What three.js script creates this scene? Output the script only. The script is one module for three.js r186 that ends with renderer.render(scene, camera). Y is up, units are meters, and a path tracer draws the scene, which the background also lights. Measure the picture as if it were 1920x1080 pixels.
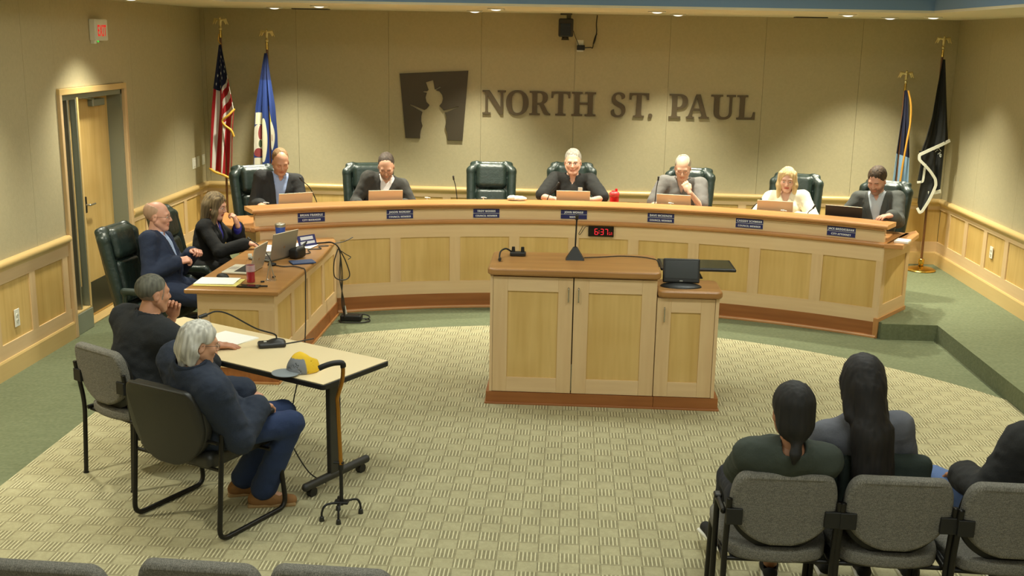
import * as THREE from 'three';
import { mergeGeometries, toCreasedNormals } from 'three/addons/utils/BufferGeometryUtils.js';
import { RoundedBoxGeometry } from 'three/addons/geometries/RoundedBoxGeometry.js';
import { TextGeometry } from 'three/addons/geometries/TextGeometry.js';
import { FontLoader } from 'three/addons/loaders/FontLoader.js';
import { ImprovedNoise } from 'three/addons/math/ImprovedNoise.js';
import { RectAreaLightUniformsLib } from 'three/addons/lights/RectAreaLightUniformsLib.js';

// ---------------------------------------------------------------- camera, exposure, large lights
const scene = new THREE.Scene();
const renderer = new THREE.WebGLRenderer({ antialias: true });
renderer.toneMapping = THREE.LinearToneMapping;
renderer.toneMappingExposure = 0.72;
renderer.shadowMap.enabled = true;
RectAreaLightUniformsLib.init();

const camera = new THREE.PerspectiveCamera(29.52, 1920 / 1080, 0.05, 60);
camera.position.set(0, 2.64, 0);
{
  const right = new THREE.Vector3(0.99835, 0.01754, -0.05461);
  const up = new THREE.Vector3(-0.02928, 0.97455, -0.22223);
  const back = new THREE.Vector3(0.04932, 0.22347, 0.97346);
  camera.quaternion.setFromRotationMatrix(new THREE.Matrix4().makeBasis(right, up, back));
}
scene.add(camera);
scene.background = new THREE.Color(0x000000);

const LAMP = new THREE.Color(0.98, 0.95, 0.77);      // warm recessed lamps
const PANEL = new THREE.Color(0.95, 1.0, 0.92);     // ceiling panels in the raised tray
const CEIL = 2.91, TRAY = 3.2;
// unseen large panels in the tray; the rows nearest the camera are added fill (their fittings are built with the ceiling)
const TRAY_PANELS = [[-1.45, -8.3], [1.45, -8.3], [-1.45, -5.6], [1.45, -5.6], [-1.45, -2.9], [1.45, -2.9], [-1.45, -0.3], [1.45, -0.3]];
for (const [x, z] of TRAY_PANELS) {
  const a = new THREE.RectAreaLight(PANEL, z > -4 ? 18 : 22.5, 1.16, 0.56);
  a.position.set(x, TRAY - 0.03, z); a.rotation.x = -Math.PI / 2; scene.add(a);
}

// ---------------------------------------------------------------- helpers
let seed = 1234567;
const rnd = () => { seed = (seed * 1664525 + 1013904223) >>> 0; return seed / 4294967296; };
const rr = (a, b) => a + (b - a) * rnd();
const V3 = (x, y, z) => new THREE.Vector3(x, y, z);
const used = {};
function numbered(name) {
  if (used[name] === undefined) { used[name] = 0; return name; }
  used[name]++; return name + '_' + String(used[name]).padStart(3, '0');
}
function tag(o, label, category, group) {
  o.userData.label = label; o.userData.category = category; if (group) o.userData.group = group; return o;
}
function thing(name, label, category, [x, y, z] = [0, 0, 0], turn = 0, group) {
  const o = new THREE.Group(); o.name = numbered(name); scene.add(o);
  o.position.set(x, y, z); o.rotation.y = turn; return tag(o, label, category, group);
}
function struct(name) {
  const o = new THREE.Group(); o.name = name; o.userData.kind = 'structure'; scene.add(o); return o;
}
function mesh(name, geo, mat) {
  const m = new THREE.Mesh(geo, mat); m.name = name; m.castShadow = true; m.receiveShadow = true; return m;
}
function part(parent, name, geo, mat, label) {
  const m = mesh(name, Array.isArray(geo) ? merge(geo) : geo, mat); parent.add(m);
  if (label) m.userData.label = label; return m;
}
function solo(name, geo, mat, label, category, pos, turn, group) {      // a thing that is one mesh
  const m = mesh(numbered(name), Array.isArray(geo) ? merge(geo) : geo, mat); scene.add(m);
  if (pos) m.position.set(...pos); if (turn) m.rotation.y = turn; return tag(m, label, category, group);
}
function copy(o, pos, turn, label, group) {
  const c = o.clone(); c.name = numbered(o.name.replace(/_\d\d\d$/, '')); scene.add(c);
  c.userData = { ...o.userData }; c.position.set(...pos); c.rotation.set(0, turn, 0);
  if (label) c.userData.label = label; if (group) c.userData.group = group; return c;
}
function merge(list) {
  const keep = ['position', 'normal', 'uv'];
  return mergeGeometries(list.map(g => {
    g = g.index ? g.toNonIndexed() : g;
    for (const k of Object.keys(g.attributes)) if (!keep.includes(k)) g.deleteAttribute(k);
    if (!g.attributes.uv) g.setAttribute('uv', new THREE.BufferAttribute(new Float32Array(g.attributes.position.count * 2), 2));
    return g;
  }));
}
// texture coordinates in metres; grain runs along v (along = 'y' | 'x' | 'z')
function uvm(g, along = 'y', jitter = true) {
  g = g.index ? g.toNonIndexed() : g;
  const p = g.attributes.position, n = g.attributes.normal, uv = new Float32Array(p.count * 2);
  const ox = jitter ? rnd() * 3 : 0, oy = jitter ? rnd() * 3 : 0;
  for (let i = 0; i < p.count; i += 3) {
    let nx = 0, ny = 0, nz = 0;
    for (let k = 0; k < 3; k++) { nx += n.getX(i + k); ny += n.getY(i + k); nz += n.getZ(i + k); }
    nx = Math.abs(nx); ny = Math.abs(ny); nz = Math.abs(nz);
    for (let k = 0; k < 3; k++) {
      const x = p.getX(i + k), y = p.getY(i + k), z = p.getZ(i + k);
      let a, b;
      if (along === 'y') { if (ny > nx && ny > nz) { a = z; b = x; } else if (nx > nz) { a = z; b = y; } else { a = x; b = y; } }
      else if (along === 'x') { b = x; a = (ny > nz) ? z : y; if (nx > ny && nx > nz) { a = y; b = z; } }
      else { b = z; a = (ny > nx) ? x : y; if (nz > ny && nz > nx) { a = y; b = x; } }
      uv[(i + k) * 2] = a + ox; uv[(i + k) * 2 + 1] = b + oy;
    }
  }
  g.setAttribute('uv', new THREE.BufferAttribute(uv, 2)); return g;
}
function box(w, h, d, x = 0, y = 0, z = 0, r = 0, seg = 2) {
  const g = r > 0 ? new RoundedBoxGeometry(w, h, d, seg, Math.min(r, w / 2.01, h / 2.01, d / 2.01)) : new THREE.BoxGeometry(w, h, d);
  return g.translate(x, y, z);
}
function cyl(r0, r1, h, x = 0, y = 0, z = 0, n = 24) { return new THREE.CylinderGeometry(r0, r1, h, n).translate(x, y, z); }
function ball(r, x = 0, y = 0, z = 0, n = 16) { return new THREE.SphereGeometry(r, n, Math.max(8, n * 0.6 | 0)).translate(x, y, z); }
function lathe(pts, n = 28) { return new THREE.LatheGeometry(pts.map(p => new THREE.Vector2(p[0], p[1])), n); }
function tube(pts, r, n = 8, seg, tension = 0.5) {
  const c = new THREE.CatmullRomCurve3(pts.map(p => V3(...p)), false, 'catmullrom', tension);
  return new THREE.TubeGeometry(c, seg || Math.max(8, pts.length * 6), r, n, false);
}
function bar(a, b, r, n = 10) {       // straight round bar with closed ends
  const A = V3(...a), B = V3(...b), L = A.distanceTo(B);
  const g = new THREE.CylinderGeometry(r, r, L, n);
  g.applyQuaternion(new THREE.Quaternion().setFromUnitVectors(V3(0, 1, 0), B.clone().sub(A).normalize()));
  return g.translate((A.x + B.x) / 2, (A.y + B.y) / 2, (A.z + B.z) / 2);
}
// pipe through corner points with rounded corners
function pipe(pts, r, bend = 0.05, n = 10) {
  const path = new THREE.CurvePath(), P = pts.map(p => V3(...p)); let prev = P[0].clone();
  for (let i = 1; i < P.length - 1; i++) {
    const a = P[i - 1].clone().sub(P[i]), b = P[i + 1].clone().sub(P[i]);
    const k = Math.min(bend, a.length() * 0.49, b.length() * 0.49);
    const s = P[i].clone().addScaledVector(a.normalize(), k), e = P[i].clone().addScaledVector(b.normalize(), k);
    path.add(new THREE.LineCurve3(prev, s)); path.add(new THREE.QuadraticBezierCurve3(s, P[i].clone(), e)); prev = e;
  }
  path.add(new THREE.LineCurve3(prev, P[P.length - 1]));
  const q = []; for (const c of path.curves) { const m = c.isLineCurve3 ? 1 : 6; for (let i = 0; i < m; i++) q.push(c.getPoint(i / m)); }
  q.push(P[P.length - 1]);
  // rotation-minimising rings
  const pos = [], nor = [], uv = [], idx = []; let N = null, T0 = null;
  for (let i = 0; i < q.length; i++) {
    const T = (i < q.length - 1 ? q[i + 1].clone().sub(q[i]) : q[i].clone().sub(q[i - 1])).normalize();
    if (i > 0 && i < q.length - 1) T.add(q[i].clone().sub(q[i - 1]).normalize()).normalize();
    if (!N) { N = Math.abs(T.y) < 0.9 ? V3(0, 1, 0) : V3(1, 0, 0); N.addScaledVector(T, -N.dot(T)).normalize(); }
    else { N.applyQuaternion(new THREE.Quaternion().setFromUnitVectors(T0, T)); N.addScaledVector(T, -N.dot(T)).normalize(); }
    T0 = T; const B = T.clone().cross(N);
    for (let k = 0; k <= n; k++) {
      const a = k / n * Math.PI * 2, d = N.clone().multiplyScalar(Math.cos(a)).addScaledVector(B, Math.sin(a));
      pos.push(q[i].x + d.x * r, q[i].y + d.y * r, q[i].z + d.z * r); nor.push(d.x, d.y, d.z); uv.push(k / n, i * 0.1);
    }
  }
  for (let i = 0; i < q.length - 1; i++) for (let k = 0; k < n; k++) {
    const a = i * (n + 1) + k, b = a + n + 1; idx.push(a, a + 1, b, b, a + 1, b + 1);
  }
  for (const e of [0, q.length - 1]) {
    const c = pos.length / 3; pos.push(q[e].x, q[e].y, q[e].z);
    const t = e ? q[e].clone().sub(q[e - 1]) : q[0].clone().sub(q[1]); t.normalize(); nor.push(t.x, t.y, t.z); uv.push(0, 0);
    for (let k = 0; k < n; k++) { const a = e * (n + 1) + k; if (e) idx.push(c, a, a + 1); else idx.push(c, a + 1, a); }
  }
  const g = new THREE.BufferGeometry();
  g.setAttribute('position', new THREE.Float32BufferAttribute(pos, 3)); g.setAttribute('normal', new THREE.Float32BufferAttribute(nor, 3));
  g.setAttribute('uv', new THREE.Float32BufferAttribute(uv, 2)); g.setIndex(idx); return g;
}
// sweep a closed profile [[d, y], ...] along frames {o:[x,z], d:[dx,dz]}; uv: u around the profile, v along the sweep, in metres
function sweep(profile, frames, crease = 0.7) {
  const n = profile.length, pos = [], uv = [];
  const at = (f, q) => [f.o[0] + f.d[0] * q[0], q[1], f.o[1] + f.d[1] * q[0]];
  let L = rnd() * 3; const per = [0];
  for (let i = 0; i < n; i++) { const a = profile[i], b = profile[(i + 1) % n]; per.push(per[i] + Math.hypot(a[0] - b[0], a[1] - b[1])); }
  for (let k = 0; k < frames.length - 1; k++) {
    const A = at(frames[k], profile[0]), B = at(frames[k + 1], profile[0]), dl = Math.hypot(A[0] - B[0], A[2] - B[2]);
    for (let i = 0; i < n; i++) {
      const j = (i + 1) % n, a = at(frames[k], profile[i]), b = at(frames[k], profile[j]), c = at(frames[k + 1], profile[j]), d = at(frames[k + 1], profile[i]);
      pos.push(...a, ...b, ...c, ...a, ...c, ...d);
      uv.push(per[i], L, per[i + 1], L, per[i + 1], L + dl, per[i], L, per[i + 1], L + dl, per[i], L + dl);
    }
    L += dl;
  }
  const tri = THREE.ShapeUtils.triangulateShape(profile.map(p => new THREE.Vector2(p[0], p[1])), []);
  for (const [f, fl] of [[frames[0], 0], [frames[frames.length - 1], 1]]) for (const t of tri) {
    for (const i of (fl ? [t[0], t[1], t[2]] : [t[0], t[2], t[1]])) { pos.push(...at(f, profile[i])); uv.push(profile[i][0], profile[i][1]); }
  }
  let g = new THREE.BufferGeometry();
  g.setAttribute('position', new THREE.Float32BufferAttribute(pos, 3)); g.setAttribute('uv', new THREE.Float32BufferAttribute(uv, 2));
  // orient outwards
  g.computeBoundingBox(); let vol = 0; const P = g.attributes.position;
  for (let i = 0; i < P.count; i += 3) vol += V3(P.getX(i), P.getY(i), P.getZ(i)).dot(V3(P.getX(i + 1), P.getY(i + 1), P.getZ(i + 1)).cross(V3(P.getX(i + 2), P.getY(i + 2), P.getZ(i + 2))));
  if (vol < 0) for (let i = 0; i < P.count; i += 3) for (const at2 of [P, g.attributes.uv]) {
    const s = at2.itemSize, A = at2.array; for (let q = 0; q < s; q++) { const t = A[(i + 1) * s + q]; A[(i + 1) * s + q] = A[(i + 2) * s + q]; A[(i + 2) * s + q] = t; }
  }
  g.computeVertexNormals(); return crease ? toCreasedNormals(g, crease) : g;
}
const line = (profile, a, b, out, crease) => sweep(profile, [{ o: a, d: out }, { o: b, d: out }], crease);
// the desk's arc: centre and polar frames (angle in degrees from straight back, positive to the right)
const DC = [0.02, -5.18];
const polar = (deg, R) => { const a = deg * Math.PI / 180; return [DC[0] + R * Math.sin(a), DC[1] - R * Math.cos(a)]; };
function arc(profile, a0, a1, step = 1.5, crease = 0.5) {
  const k = Math.max(1, Math.ceil(Math.abs(a1 - a0) / step)), fr = [];
  for (let i = 0; i <= k; i++) { const a = (a0 + (a1 - a0) * i / k) * Math.PI / 180; fr.push({ o: DC, d: [Math.sin(a), -Math.cos(a)] }); }
  return sweep(profile, fr, crease);
}
const rect = (x0, x1, y0, y1) => [[x0, y0], [x1, y0], [x1, y1], [x0, y1]];
// profile of a slab edge with a rounded nose towards -d (front) : from d0 (nose) to d1 (back)
function nose(d0, d1, y0, y1, k = 5) {
  const r = (y1 - y0) / 2, q = [];
  for (let i = 0; i <= k; i++) { const a = -Math.PI / 2 + Math.PI * i / k; q.push([d0 + r - r * Math.cos(a), y0 + r + r * Math.sin(a)]); }
  q.push([d1, y1], [d1, y0]); return q;
}

// ---------------------------------------------------------------- textures
function lattice(n, s) { let t = s >>> 0; const a = new Float32Array(n * n); for (let i = 0; i < a.length; i++) { t = (t * 1664525 + 1013904223) >>> 0; a[i] = t / 4294967296; } return a; }
const L64 = lattice(64, 77);
function vnoise(x, y, px, py) {            // periodic value noise
  const xi = Math.floor(x), yi = Math.floor(y), fx = x - xi, fy = y - yi, u = fx * fx * (3 - 2 * fx), v = fy * fy * (3 - 2 * fy);
  const g = (a, b) => L64[(((b % py) + py) % py % 64) * 64 + (((a % px) + px) % px % 64)];
  return (g(xi, yi) * (1 - u) + g(xi + 1, yi) * u) * (1 - v) + (g(xi, yi + 1) * (1 - u) + g(xi + 1, yi + 1) * u) * v;
}
const hex = h => [(h >> 16) & 255, (h >> 8) & 255, h & 255];
const mix = (a, b, t) => a + (b - a) * t;
function dataTex(n, fn, srgb = true, rep = 1) {
  const d = new Uint8Array(n * n * 4);
  for (let j = 0; j < n; j++) for (let i = 0; i < n; i++) {
    const c = fn(i / n, j / n), o = (j * n + i) * 4;
    d[o] = Math.max(0, Math.min(255, c[0])); d[o + 1] = Math.max(0, Math.min(255, c[1])); d[o + 2] = Math.max(0, Math.min(255, c[2])); d[o + 3] = 255;
  }
  const t = new THREE.DataTexture(d, n, n, THREE.RGBAFormat); t.wrapS = t.wrapT = THREE.RepeatWrapping;
  t.magFilter = THREE.LinearFilter; t.minFilter = THREE.LinearMipmapLinearFilter; t.generateMipmaps = true;
  if (srgb) t.colorSpace = THREE.SRGBColorSpace; t.repeat.set(rep, rep); t.needsUpdate = true; return t;
}
function woodTex(a, b, contrast = 1, figure = 0.5) {
  const A = hex(a), B = hex(b);
  return dataTex(512, (u, v) => {
    const w = vnoise(u * 4, v * 2, 4, 2) * 0.6;
    let t = 0.45 * vnoise(u * 14 + w, v * 2, 14, 2) + 0.25 * vnoise(u * 48, v * 3, 48, 3) + 0.2 * vnoise(u * 60 + 7, v * 6, 60, 6) + 0.25 * figure * vnoise(u * 6, v * 9, 6, 9);
    t = Math.max(0, Math.min(1, 0.5 + (t - 0.52) * 1.5 * contrast));
    return [mix(A[0], B[0], t), mix(A[1], B[1], t), mix(A[2], B[2], t)];
  });
}
function speckTex(a, b, cells, soft = 0.5) {
  const A = hex(a), B = hex(b);
  return dataTex(256, (u, v) => {
    const t = soft * vnoise(u * cells, v * cells, cells, cells) + (1 - soft) * vnoise(u * 60 + 3, v * 60, 60, 60);
    return [mix(A[0], B[0], t), mix(A[1], B[1], t), mix(A[2], B[2], t)];
  });
}
const bumpFine = dataTex(256, (u, v) => { const t = 255 * (0.5 * vnoise(u * 60, v * 60, 60, 60) + 0.5 * vnoise(u * 31, v * 31, 31, 31)); return [t, t, t]; }, false, 6);
const bumpLeather = dataTex(256, (u, v) => { const t = 255 * (0.6 * vnoise(u * 40, v * 40, 40, 40) + 0.4 * vnoise(u * 12, v * 12, 12, 12)); return [t, t, t]; }, false, 4);
function canvasTex(w, h, draw) {
  const c = document.createElement('canvas'); c.width = w; c.height = h; draw(c.getContext('2d'), w, h);
  const t = new THREE.CanvasTexture(c); t.colorSpace = THREE.SRGBColorSpace; t.anisotropy = 8; return t;
}
const M = (color, roughness = 0.6, o = {}) => new THREE.MeshStandardMaterial({ color, roughness, metalness: 0, ...o });
const PM = (color, roughness = 0.6, o = {}) => new THREE.MeshPhysicalMaterial({ color, roughness, ...o });

// ---------------------------------------------------------------- materials
const mat = {
  frame: M(0xffffff, 0.5, { map: woodTex(0xcfac7e, 0xe2c595, 0.7, 0.5) }),          // maple stiles and rails
  frame2: M(0xffffff, 0.5, { map: woodTex(0xd3b184, 0xe6ca9c, 0.6, 0.4) }),
  panel: M(0xffffff, 0.5, { map: woodTex(0xc29c56, 0xd8b670, 0.9, 0.9) }),          // maple veneer panels
  panel2: M(0xffffff, 0.5, { map: woodTex(0xc6a15c, 0xdcbb78, 0.9, 0.9) }),
  cherry: PM(0xffffff, 0.36, { map: woodTex(0x9a6c3a, 0xb4854e, 1.0, 0.6), clearcoat: 0.25, clearcoatRoughness: 0.3 }),
  cherryLight: PM(0xffffff, 0.34, { map: woodTex(0xb27a44, 0xc69058, 0.8, 0.5), clearcoat: 0.3, clearcoatRoughness: 0.3 }),
  plinth: M(0xffffff, 0.45, { map: woodTex(0x8c552a, 0xa86b38, 0.9, 0.5) }),
  rail: PM(0xffffff, 0.33, { map: woodTex(0xd3b173, 0xe2c386, 0.5, 0.3), clearcoat: 0.4, clearcoatRoughness: 0.3 }),
  wall: M(0xffffff, 0.9, { map: speckTex(0xb4a987, 0xbbb08c, 48, 0.3), bumpMap: bumpFine, bumpScale: 0.0006 }),
  ceiling: M(0xdcd4b8, 0.85),
  blue: M(0x7492b4, 0.8),
  green: M(0xffffff, 0.98, { map: speckTex(0x5f6649, 0x72795b, 60, 0.4), bumpMap: bumpFine, bumpScale: 0.002 }),
  trayWhite: M(0xd8d6cc, 0.9),
  metalGrey: M(0x8f9483, 0.45, { metalness: 0.35 }),
  steel: M(0xb9b6a8, 0.32, { metalness: 0.9 }),
  darkSteel: M(0x595648, 0.4, { metalness: 0.8 }),
  brass: M(0xd9b45a, 0.22, { metalness: 1 }),
  black: M(0x161614, 0.55),
  blackGloss: PM(0x111211, 0.22, { clearcoat: 0.5 }),
  charcoal: M(0x2b2a26, 0.5),
  plastic: M(0x232321, 0.45),
  whitePlastic: M(0xe9e6d8, 0.4),
  paper: M(0xf4f2ea, 0.8),
  leather: PM(0x23302a, 0.4, { bumpMap: bumpLeather, bumpScale: 0.0012, clearcoat: 0.18, clearcoatRoughness: 0.35 }),
  chairFabric: M(0xffffff, 0.95, { map: (() => { const t = speckTex(0x54524b, 0x8c887d, 60, 0.15); t.repeat.set(7, 7); return t; })(), bumpMap: bumpFine, bumpScale: 0.0015 }),
  chairShell: M(0x2a2924, 0.5),
  chairFrame: M(0x1d1b17, 0.4, { metalness: 0.3 }),
  laminate: M(0xe6d3a8, 0.42),
  glass: new THREE.MeshPhysicalMaterial({ color: 0xffffff, roughness: 0.03, transmission: 1, thickness: 0, ior: 1.45 }),
};
mat.carpet = (() => {
  const N = 1024, B = 128;                       // 8 x 8 woven blocks
  const col = (n, bump) => dataTex(N, (u, v) => {
    const x = u * N, y = v * N, bx = Math.floor(x / B), by = Math.floor(y / B), fx = (x % B) / B, fy = (y % B) / B;
    const odd = (bx + by) & 1, g = vnoise(x / 6, y / 6, 171, 171) * 0.5 + vnoise(u * 40, v * 40, 40, 40) * 0.5, big = vnoise(u * 8 + 3, v * 8, 8, 8);
    let t;
    if (odd) { const s = Math.abs(((fx * 5.0) % 1) - 0.5) * 2; const e = (fy > 0.08 && fy < 0.92) ? 1 : 0.35; t = 0.48 + (s < 0.45 ? 0.48 : -0.42) * e; }
    else { t = 0.52 + (fx < 0.05 || fy < 0.06 ? -0.36 : 0); }
    t += (g - 0.5) * 0.3 + (big - 0.5) * 0.14;
    if (bump) { const k = 255 * t; return [k, k, k]; }
    return [mix(134, 203, t), mix(127, 196, t), mix(95, 157, t)];
  }, !bump, 1 / (0.108 * 8));
  return M(0xffffff, 0.97, { map: col(N, false), bumpMap: col(N, true), bumpScale: 0.004 });
})();
// ================================================================ THE ROOM
const XL = -4.298, XR = 4.28, ZB = -12.73, ZF = 2.2, DAIS = 0.15;
// floor, patterned carpet, raised dais
{
  const g = new THREE.PlaneGeometry(9.2, 15.6, 1, 1).rotateX(-Math.PI / 2).translate(0, 0, -5.4);
  const f = mesh('floor', uvm(new THREE.BoxGeometry(9.2, 0.2, 15.6).translate(0, -0.1, -5.4), 'z', false), mat.green);
  f.userData.kind = 'structure'; scene.add(f);
  // area of patterned carpet: straight sides, curved towards the dais
  const s = new THREE.Shape(), cx = 0.01, cz = -5.86, R = 4.08, x0 = -3.3, x1 = 3.387;
  s.moveTo(x0, -ZF + 0.02); s.lineTo(x1, -ZF + 0.02);
  const a1 = Math.asin((x1 - cx) / R), a0 = Math.asin((x0 - cx) / R);
  for (let i = 0; i <= 60; i++) { const a = a1 + (a0 - a1) * i / 60; s.lineTo(cx + R * Math.sin(a), -(cz - R * Math.cos(a))); }
  const cg = new THREE.ExtrudeGeometry(s, { depth: 0.006, bevelEnabled: false }).rotateX(-Math.PI / 2);
  const c = mesh('carpet', uvm(cg, 'z', false), mat.carpet); c.userData.kind = 'structure'; scene.add(c);
  // dais
  const d = new THREE.Shape(), P = [];
  for (let i = 0; i <= 60; i++) { const q = polar(-32 + 63.6 * i / 60, 5.51); P.push(q); }
  const right = [[2.885, -9.83], [3.39, -9.83], [3.39, ZF], [XR + 0.05, ZF], [XR + 0.05, ZB - 0.05], [XL - 0.05, ZB - 0.05], [XL - 0.05, -10.47], [-3.2, -10.47]];
  const all = P.concat(right); d.moveTo(all[0][0], -all[0][1]); for (const q of all.slice(1)) d.lineTo(q[0], -q[1]);
  const dg = new THREE.ExtrudeGeometry(d, { depth: DAIS, bevelEnabled: false }).rotateX(-Math.PI / 2);
  const dm = mesh('dais', uvm(dg, 'z', false), mat.green); dm.userData.kind = 'structure'; scene.add(dm);
}
const wallBack = struct('wall_back'), wallLeft = struct('wall_left'), wallRight = struct('wall_right'), wallFront = struct('wall_front');
// backing masonry
part(wallBack, 'wall_core', box(9.2, 3.9, 0.15, 0, 1.85, ZB - 0.095), mat.wall);
part(wallRight, 'wall_core', box(0.15, 3.9, 15.2, XR + 0.095, 1.85, -5.3), mat.wall);
part(wallFront, 'wall_core', box(9.2, 3.9, 0.15, 0, 1.85, ZF + 0.075), mat.wall);
part(wallLeft, 'wall_core', [box(0.3, 3.9, 11.34, XL - 0.17, 1.85, -3.42), box(0.3, 3.9, 2.45, XL - 0.17, 1.85, -11.655), box(0.3, 1.68, 1.42, XL - 0.17, 2.96, -9.74)], mat.wall);
part(wallLeft, 'recess_back', box(0.1, 2.2, 1.5, XL - 0.3, 1.1, -9.74), mat.wall);

let trimNo = 0;
function clad(wall, side, ax, s0, s1, out, yb, pt, pitch, off, seams) {
  // ax: 'x' wall runs along x (back) or 'z'; s0 < s1; out = sign of the room side
  const base = ax === 'x' ? ZB : (side === 'left' ? XL : XR);
  const pA = s => ax === 'x' ? [s, base] : [base, s], o = ax === 'x' ? [0, out] : [out, 0];
  const strip = (a, b, d0, d1, y0, y1) => line(rect(d0, d1, y0, y1), pA(a), pA(b), o, 0);
  // fabric wall panels with seams
  const cuts = [s0, ...seams.filter(s => s > s0 + 0.05 && s < s1 - 0.05), s1];
  for (let i = 0; i < cuts.length - 1; i++) part(wall, 'wall_panel', uvm(strip(cuts[i] + 0.0013, cuts[i + 1] - 0.0013, -0.024, 0, 0.9, CEIL + 0.02), 'y'), mat.wall);
  // wainscot
  part(wall, 'wainscot_back', uvm(strip(s0, s1, -0.024, -0.010, yb, 0.9), 'y'), mat.frame);
  part(wall, 'wainscot_top_rail', strip(s0, s1, -0.012, 0.006, pt, 0.9), mat.frame2);
  part(wall, 'wainscot_bottom_rail', strip(s0, s1, -0.012, 0.006, yb + 0.1, yb + 0.265), mat.frame2);
  const k0 = Math.ceil((s0 - off) / pitch), st = 0.092; let prev = s0;
  const marks = []; for (let k = k0; off + k * pitch < s1 - 0.06; k++) if (off + k * pitch > s0 + 0.06) marks.push(off + k * pitch);
  const pan = (a, b) => { if (b - a > 0.03) part(wall, 'wainscot_panel', uvm(strip(a, b, -0.011, -0.005, yb + 0.262, pt + 0.004), 'y'), rnd() < 0.5 ? mat.panel : mat.panel2); };
  for (const m of marks) { part(wall, 'stile', uvm(strip(m - st / 2, m + st / 2, -0.012, 0.006, yb + 0.265, pt), 'y'), mat.frame); pan(prev, m - st / 2); prev = m + st / 2; }
  pan(prev, s1);
  // chair rail
  const q = [[-0.02, 0.83], [0.008, 0.83], [0.014, 0.85]];
  for (let i = 0; i <= 6; i++) { const a = -Math.PI / 2 + Math.PI * i / 6; q.push([0.018 + 0.026 * Math.cos(a), 0.887 + 0.03 * Math.sin(a)]); }
  q.push([-0.02, 0.917]);
  const t = mesh('trim_' + (++trimNo), line(q, pA(s0), pA(s1), o, 0.6), mat.rail); t.userData.kind = 'structure'; scene.add(t);
  // baseboard
  const bq = [[-0.02, yb], [0.02, yb], [0.02, yb + 0.135], [0.014, yb + 0.15], [-0.02, yb + 0.15]];
  const bName = 'baseboard_' + side; const b = mesh(numbered(bName), line(bq, pA(s0), pA(s1), o, 0), mat.rail); b.userData.kind = 'structure'; scene.add(b);
}
const seamX = []; for (let k = -5; k < 6; k++) seamX.push(0.025 + k * 1.068);
const seamZ = []; for (let k = 0; k < 16; k++) seamZ.push(ZB + 1.0 + k * 1.07);
clad(wallBack, 'back', 'x', XL, XR, 1, DAIS, 0.79, 0.575, 0.29, seamX);
clad(wallRight, 'right', 'z', ZB, ZF, -1, DAIS, 0.79, 0.56, -11.85, seamZ);
clad(wallLeft, 'left', 'z', ZB, -10.442, 1, DAIS, 0.79, 0.56, -11.4, seamZ);
clad(wallLeft, 'left', 'z', -9.042, ZF, 1, 0, 0.735, 0.585, -8.375, seamZ);
part(wallLeft, 'wall_panel', uvm(box(0.024, 0.77, 1.4, XL - 0.012, 2.54, -9.742), 'y'), mat.wall);

// door with sidelight in the left wall
{
  const d = struct('door_1'), x = XL;
  // wood casing
  part(d, 'casing', uvm(box(0.05, 2.11, 0.045, x + 0.004, 1.055, -9.06, 0.006), 'y'), mat.frame);
  part(d, 'casing', uvm(box(0.05, 2.11, 0.05, x + 0.004, 1.055, -10.42, 0.006), 'y'), mat.frame);
  part(d, 'casing', uvm(box(0.05, 0.055, 1.405, x + 0.004, 2.125, -9.74, 0.006), 'z'), mat.rail);
  // metal frame: reveals and head
  part(d, 'jamb', box(0.16, 2.1, 0.03, x - 0.085, 1.05, -10.385), mat.metalGrey);
  part(d, 'jamb', box(0.16, 2.1, 0.03, x - 0.085, 1.05, -9.09), mat.metalGrey);
  part(d, 'frame_head', box(0.16, 0.05, 1.32, x - 0.085, 2.075, -9.74), mat.metalGrey);
  // sidelight on its kerb
  part(d, 'sidelight_kerb', box(0.11, 0.185, 0.33, x - 0.045, 0.0925, -9.27, 0.006), mat.metalGrey);
  part(d, 'sidelight_sill', box(0.1, 0.02, 0.33, x - 0.045, 0.195, -9.27, 0.005), mat.rail);
  const post = (z, w, m, dx = 0) => part(d, 'sidelight_post', box(0.06, 1.86, w, x - 0.035 + dx, 1.135, z, 0.004), m);
  post(-9.115, 0.03, mat.darkSteel); post(-9.245, 0.022, mat.steel); post(-9.41, 0.045, mat.metalGrey, 0.005);
  part(d, 'pane', box(0.006, 1.85, 0.11, x - 0.045, 1.13, -9.182), mat.glass);
  part(d, 'pane', box(0.006, 1.85, 0.125, x - 0.045, 1.13, -9.32), mat.glass);
  part(d, 'mullion_cover', box(0.012, 1.86, 0.03, x + 0.002, 1.135, -9.41, 0.003), mat.rail);
  // leaf
  part(d, 'leaf', uvm(box(0.045, 2.03, 0.93, x - 0.165, 1.03, -9.905, 0.004), 'y'), mat.panel2);
  part(d, 'kick_plate', box(0.006, 0.3, 0.86, x - 0.139, 0.19, -9.905, 0.002), mat.darkSteel, 'dull steel kick plate');
  part(d, 'threshold', box(0.12, 0.014, 0.95, x - 0.085, 0.007, -9.9, 0.004), mat.rail);
  const c = part(d, 'door_closer', [box(0.05, 0.065, 0.27, x - 0.12, 1.985, -10.08, 0.008), bar([x - 0.1, 2.02, -9.98], [x - 0.09, 2.045, -9.72], 0.009)], mat.metalGrey, 'grey door closer');
  part(c, 'closer_cap', box(0.052, 0.067, 0.02, x - 0.119, 1.985, -9.96, 0.006), mat.steel);
  const l = part(d, 'latch', box(0.025, 0.15, 0.035, x - 0.135, 1.07, -9.735, 0.005), mat.black, 'black latch plate');
  part(l, 'lever', pipe([[x - 0.13, 1.07, -9.735], [x - 0.085, 1.07, -9.735], [x - 0.085, 1.07, -9.84]], 0.009, 0.015), mat.steel);
}

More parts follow.
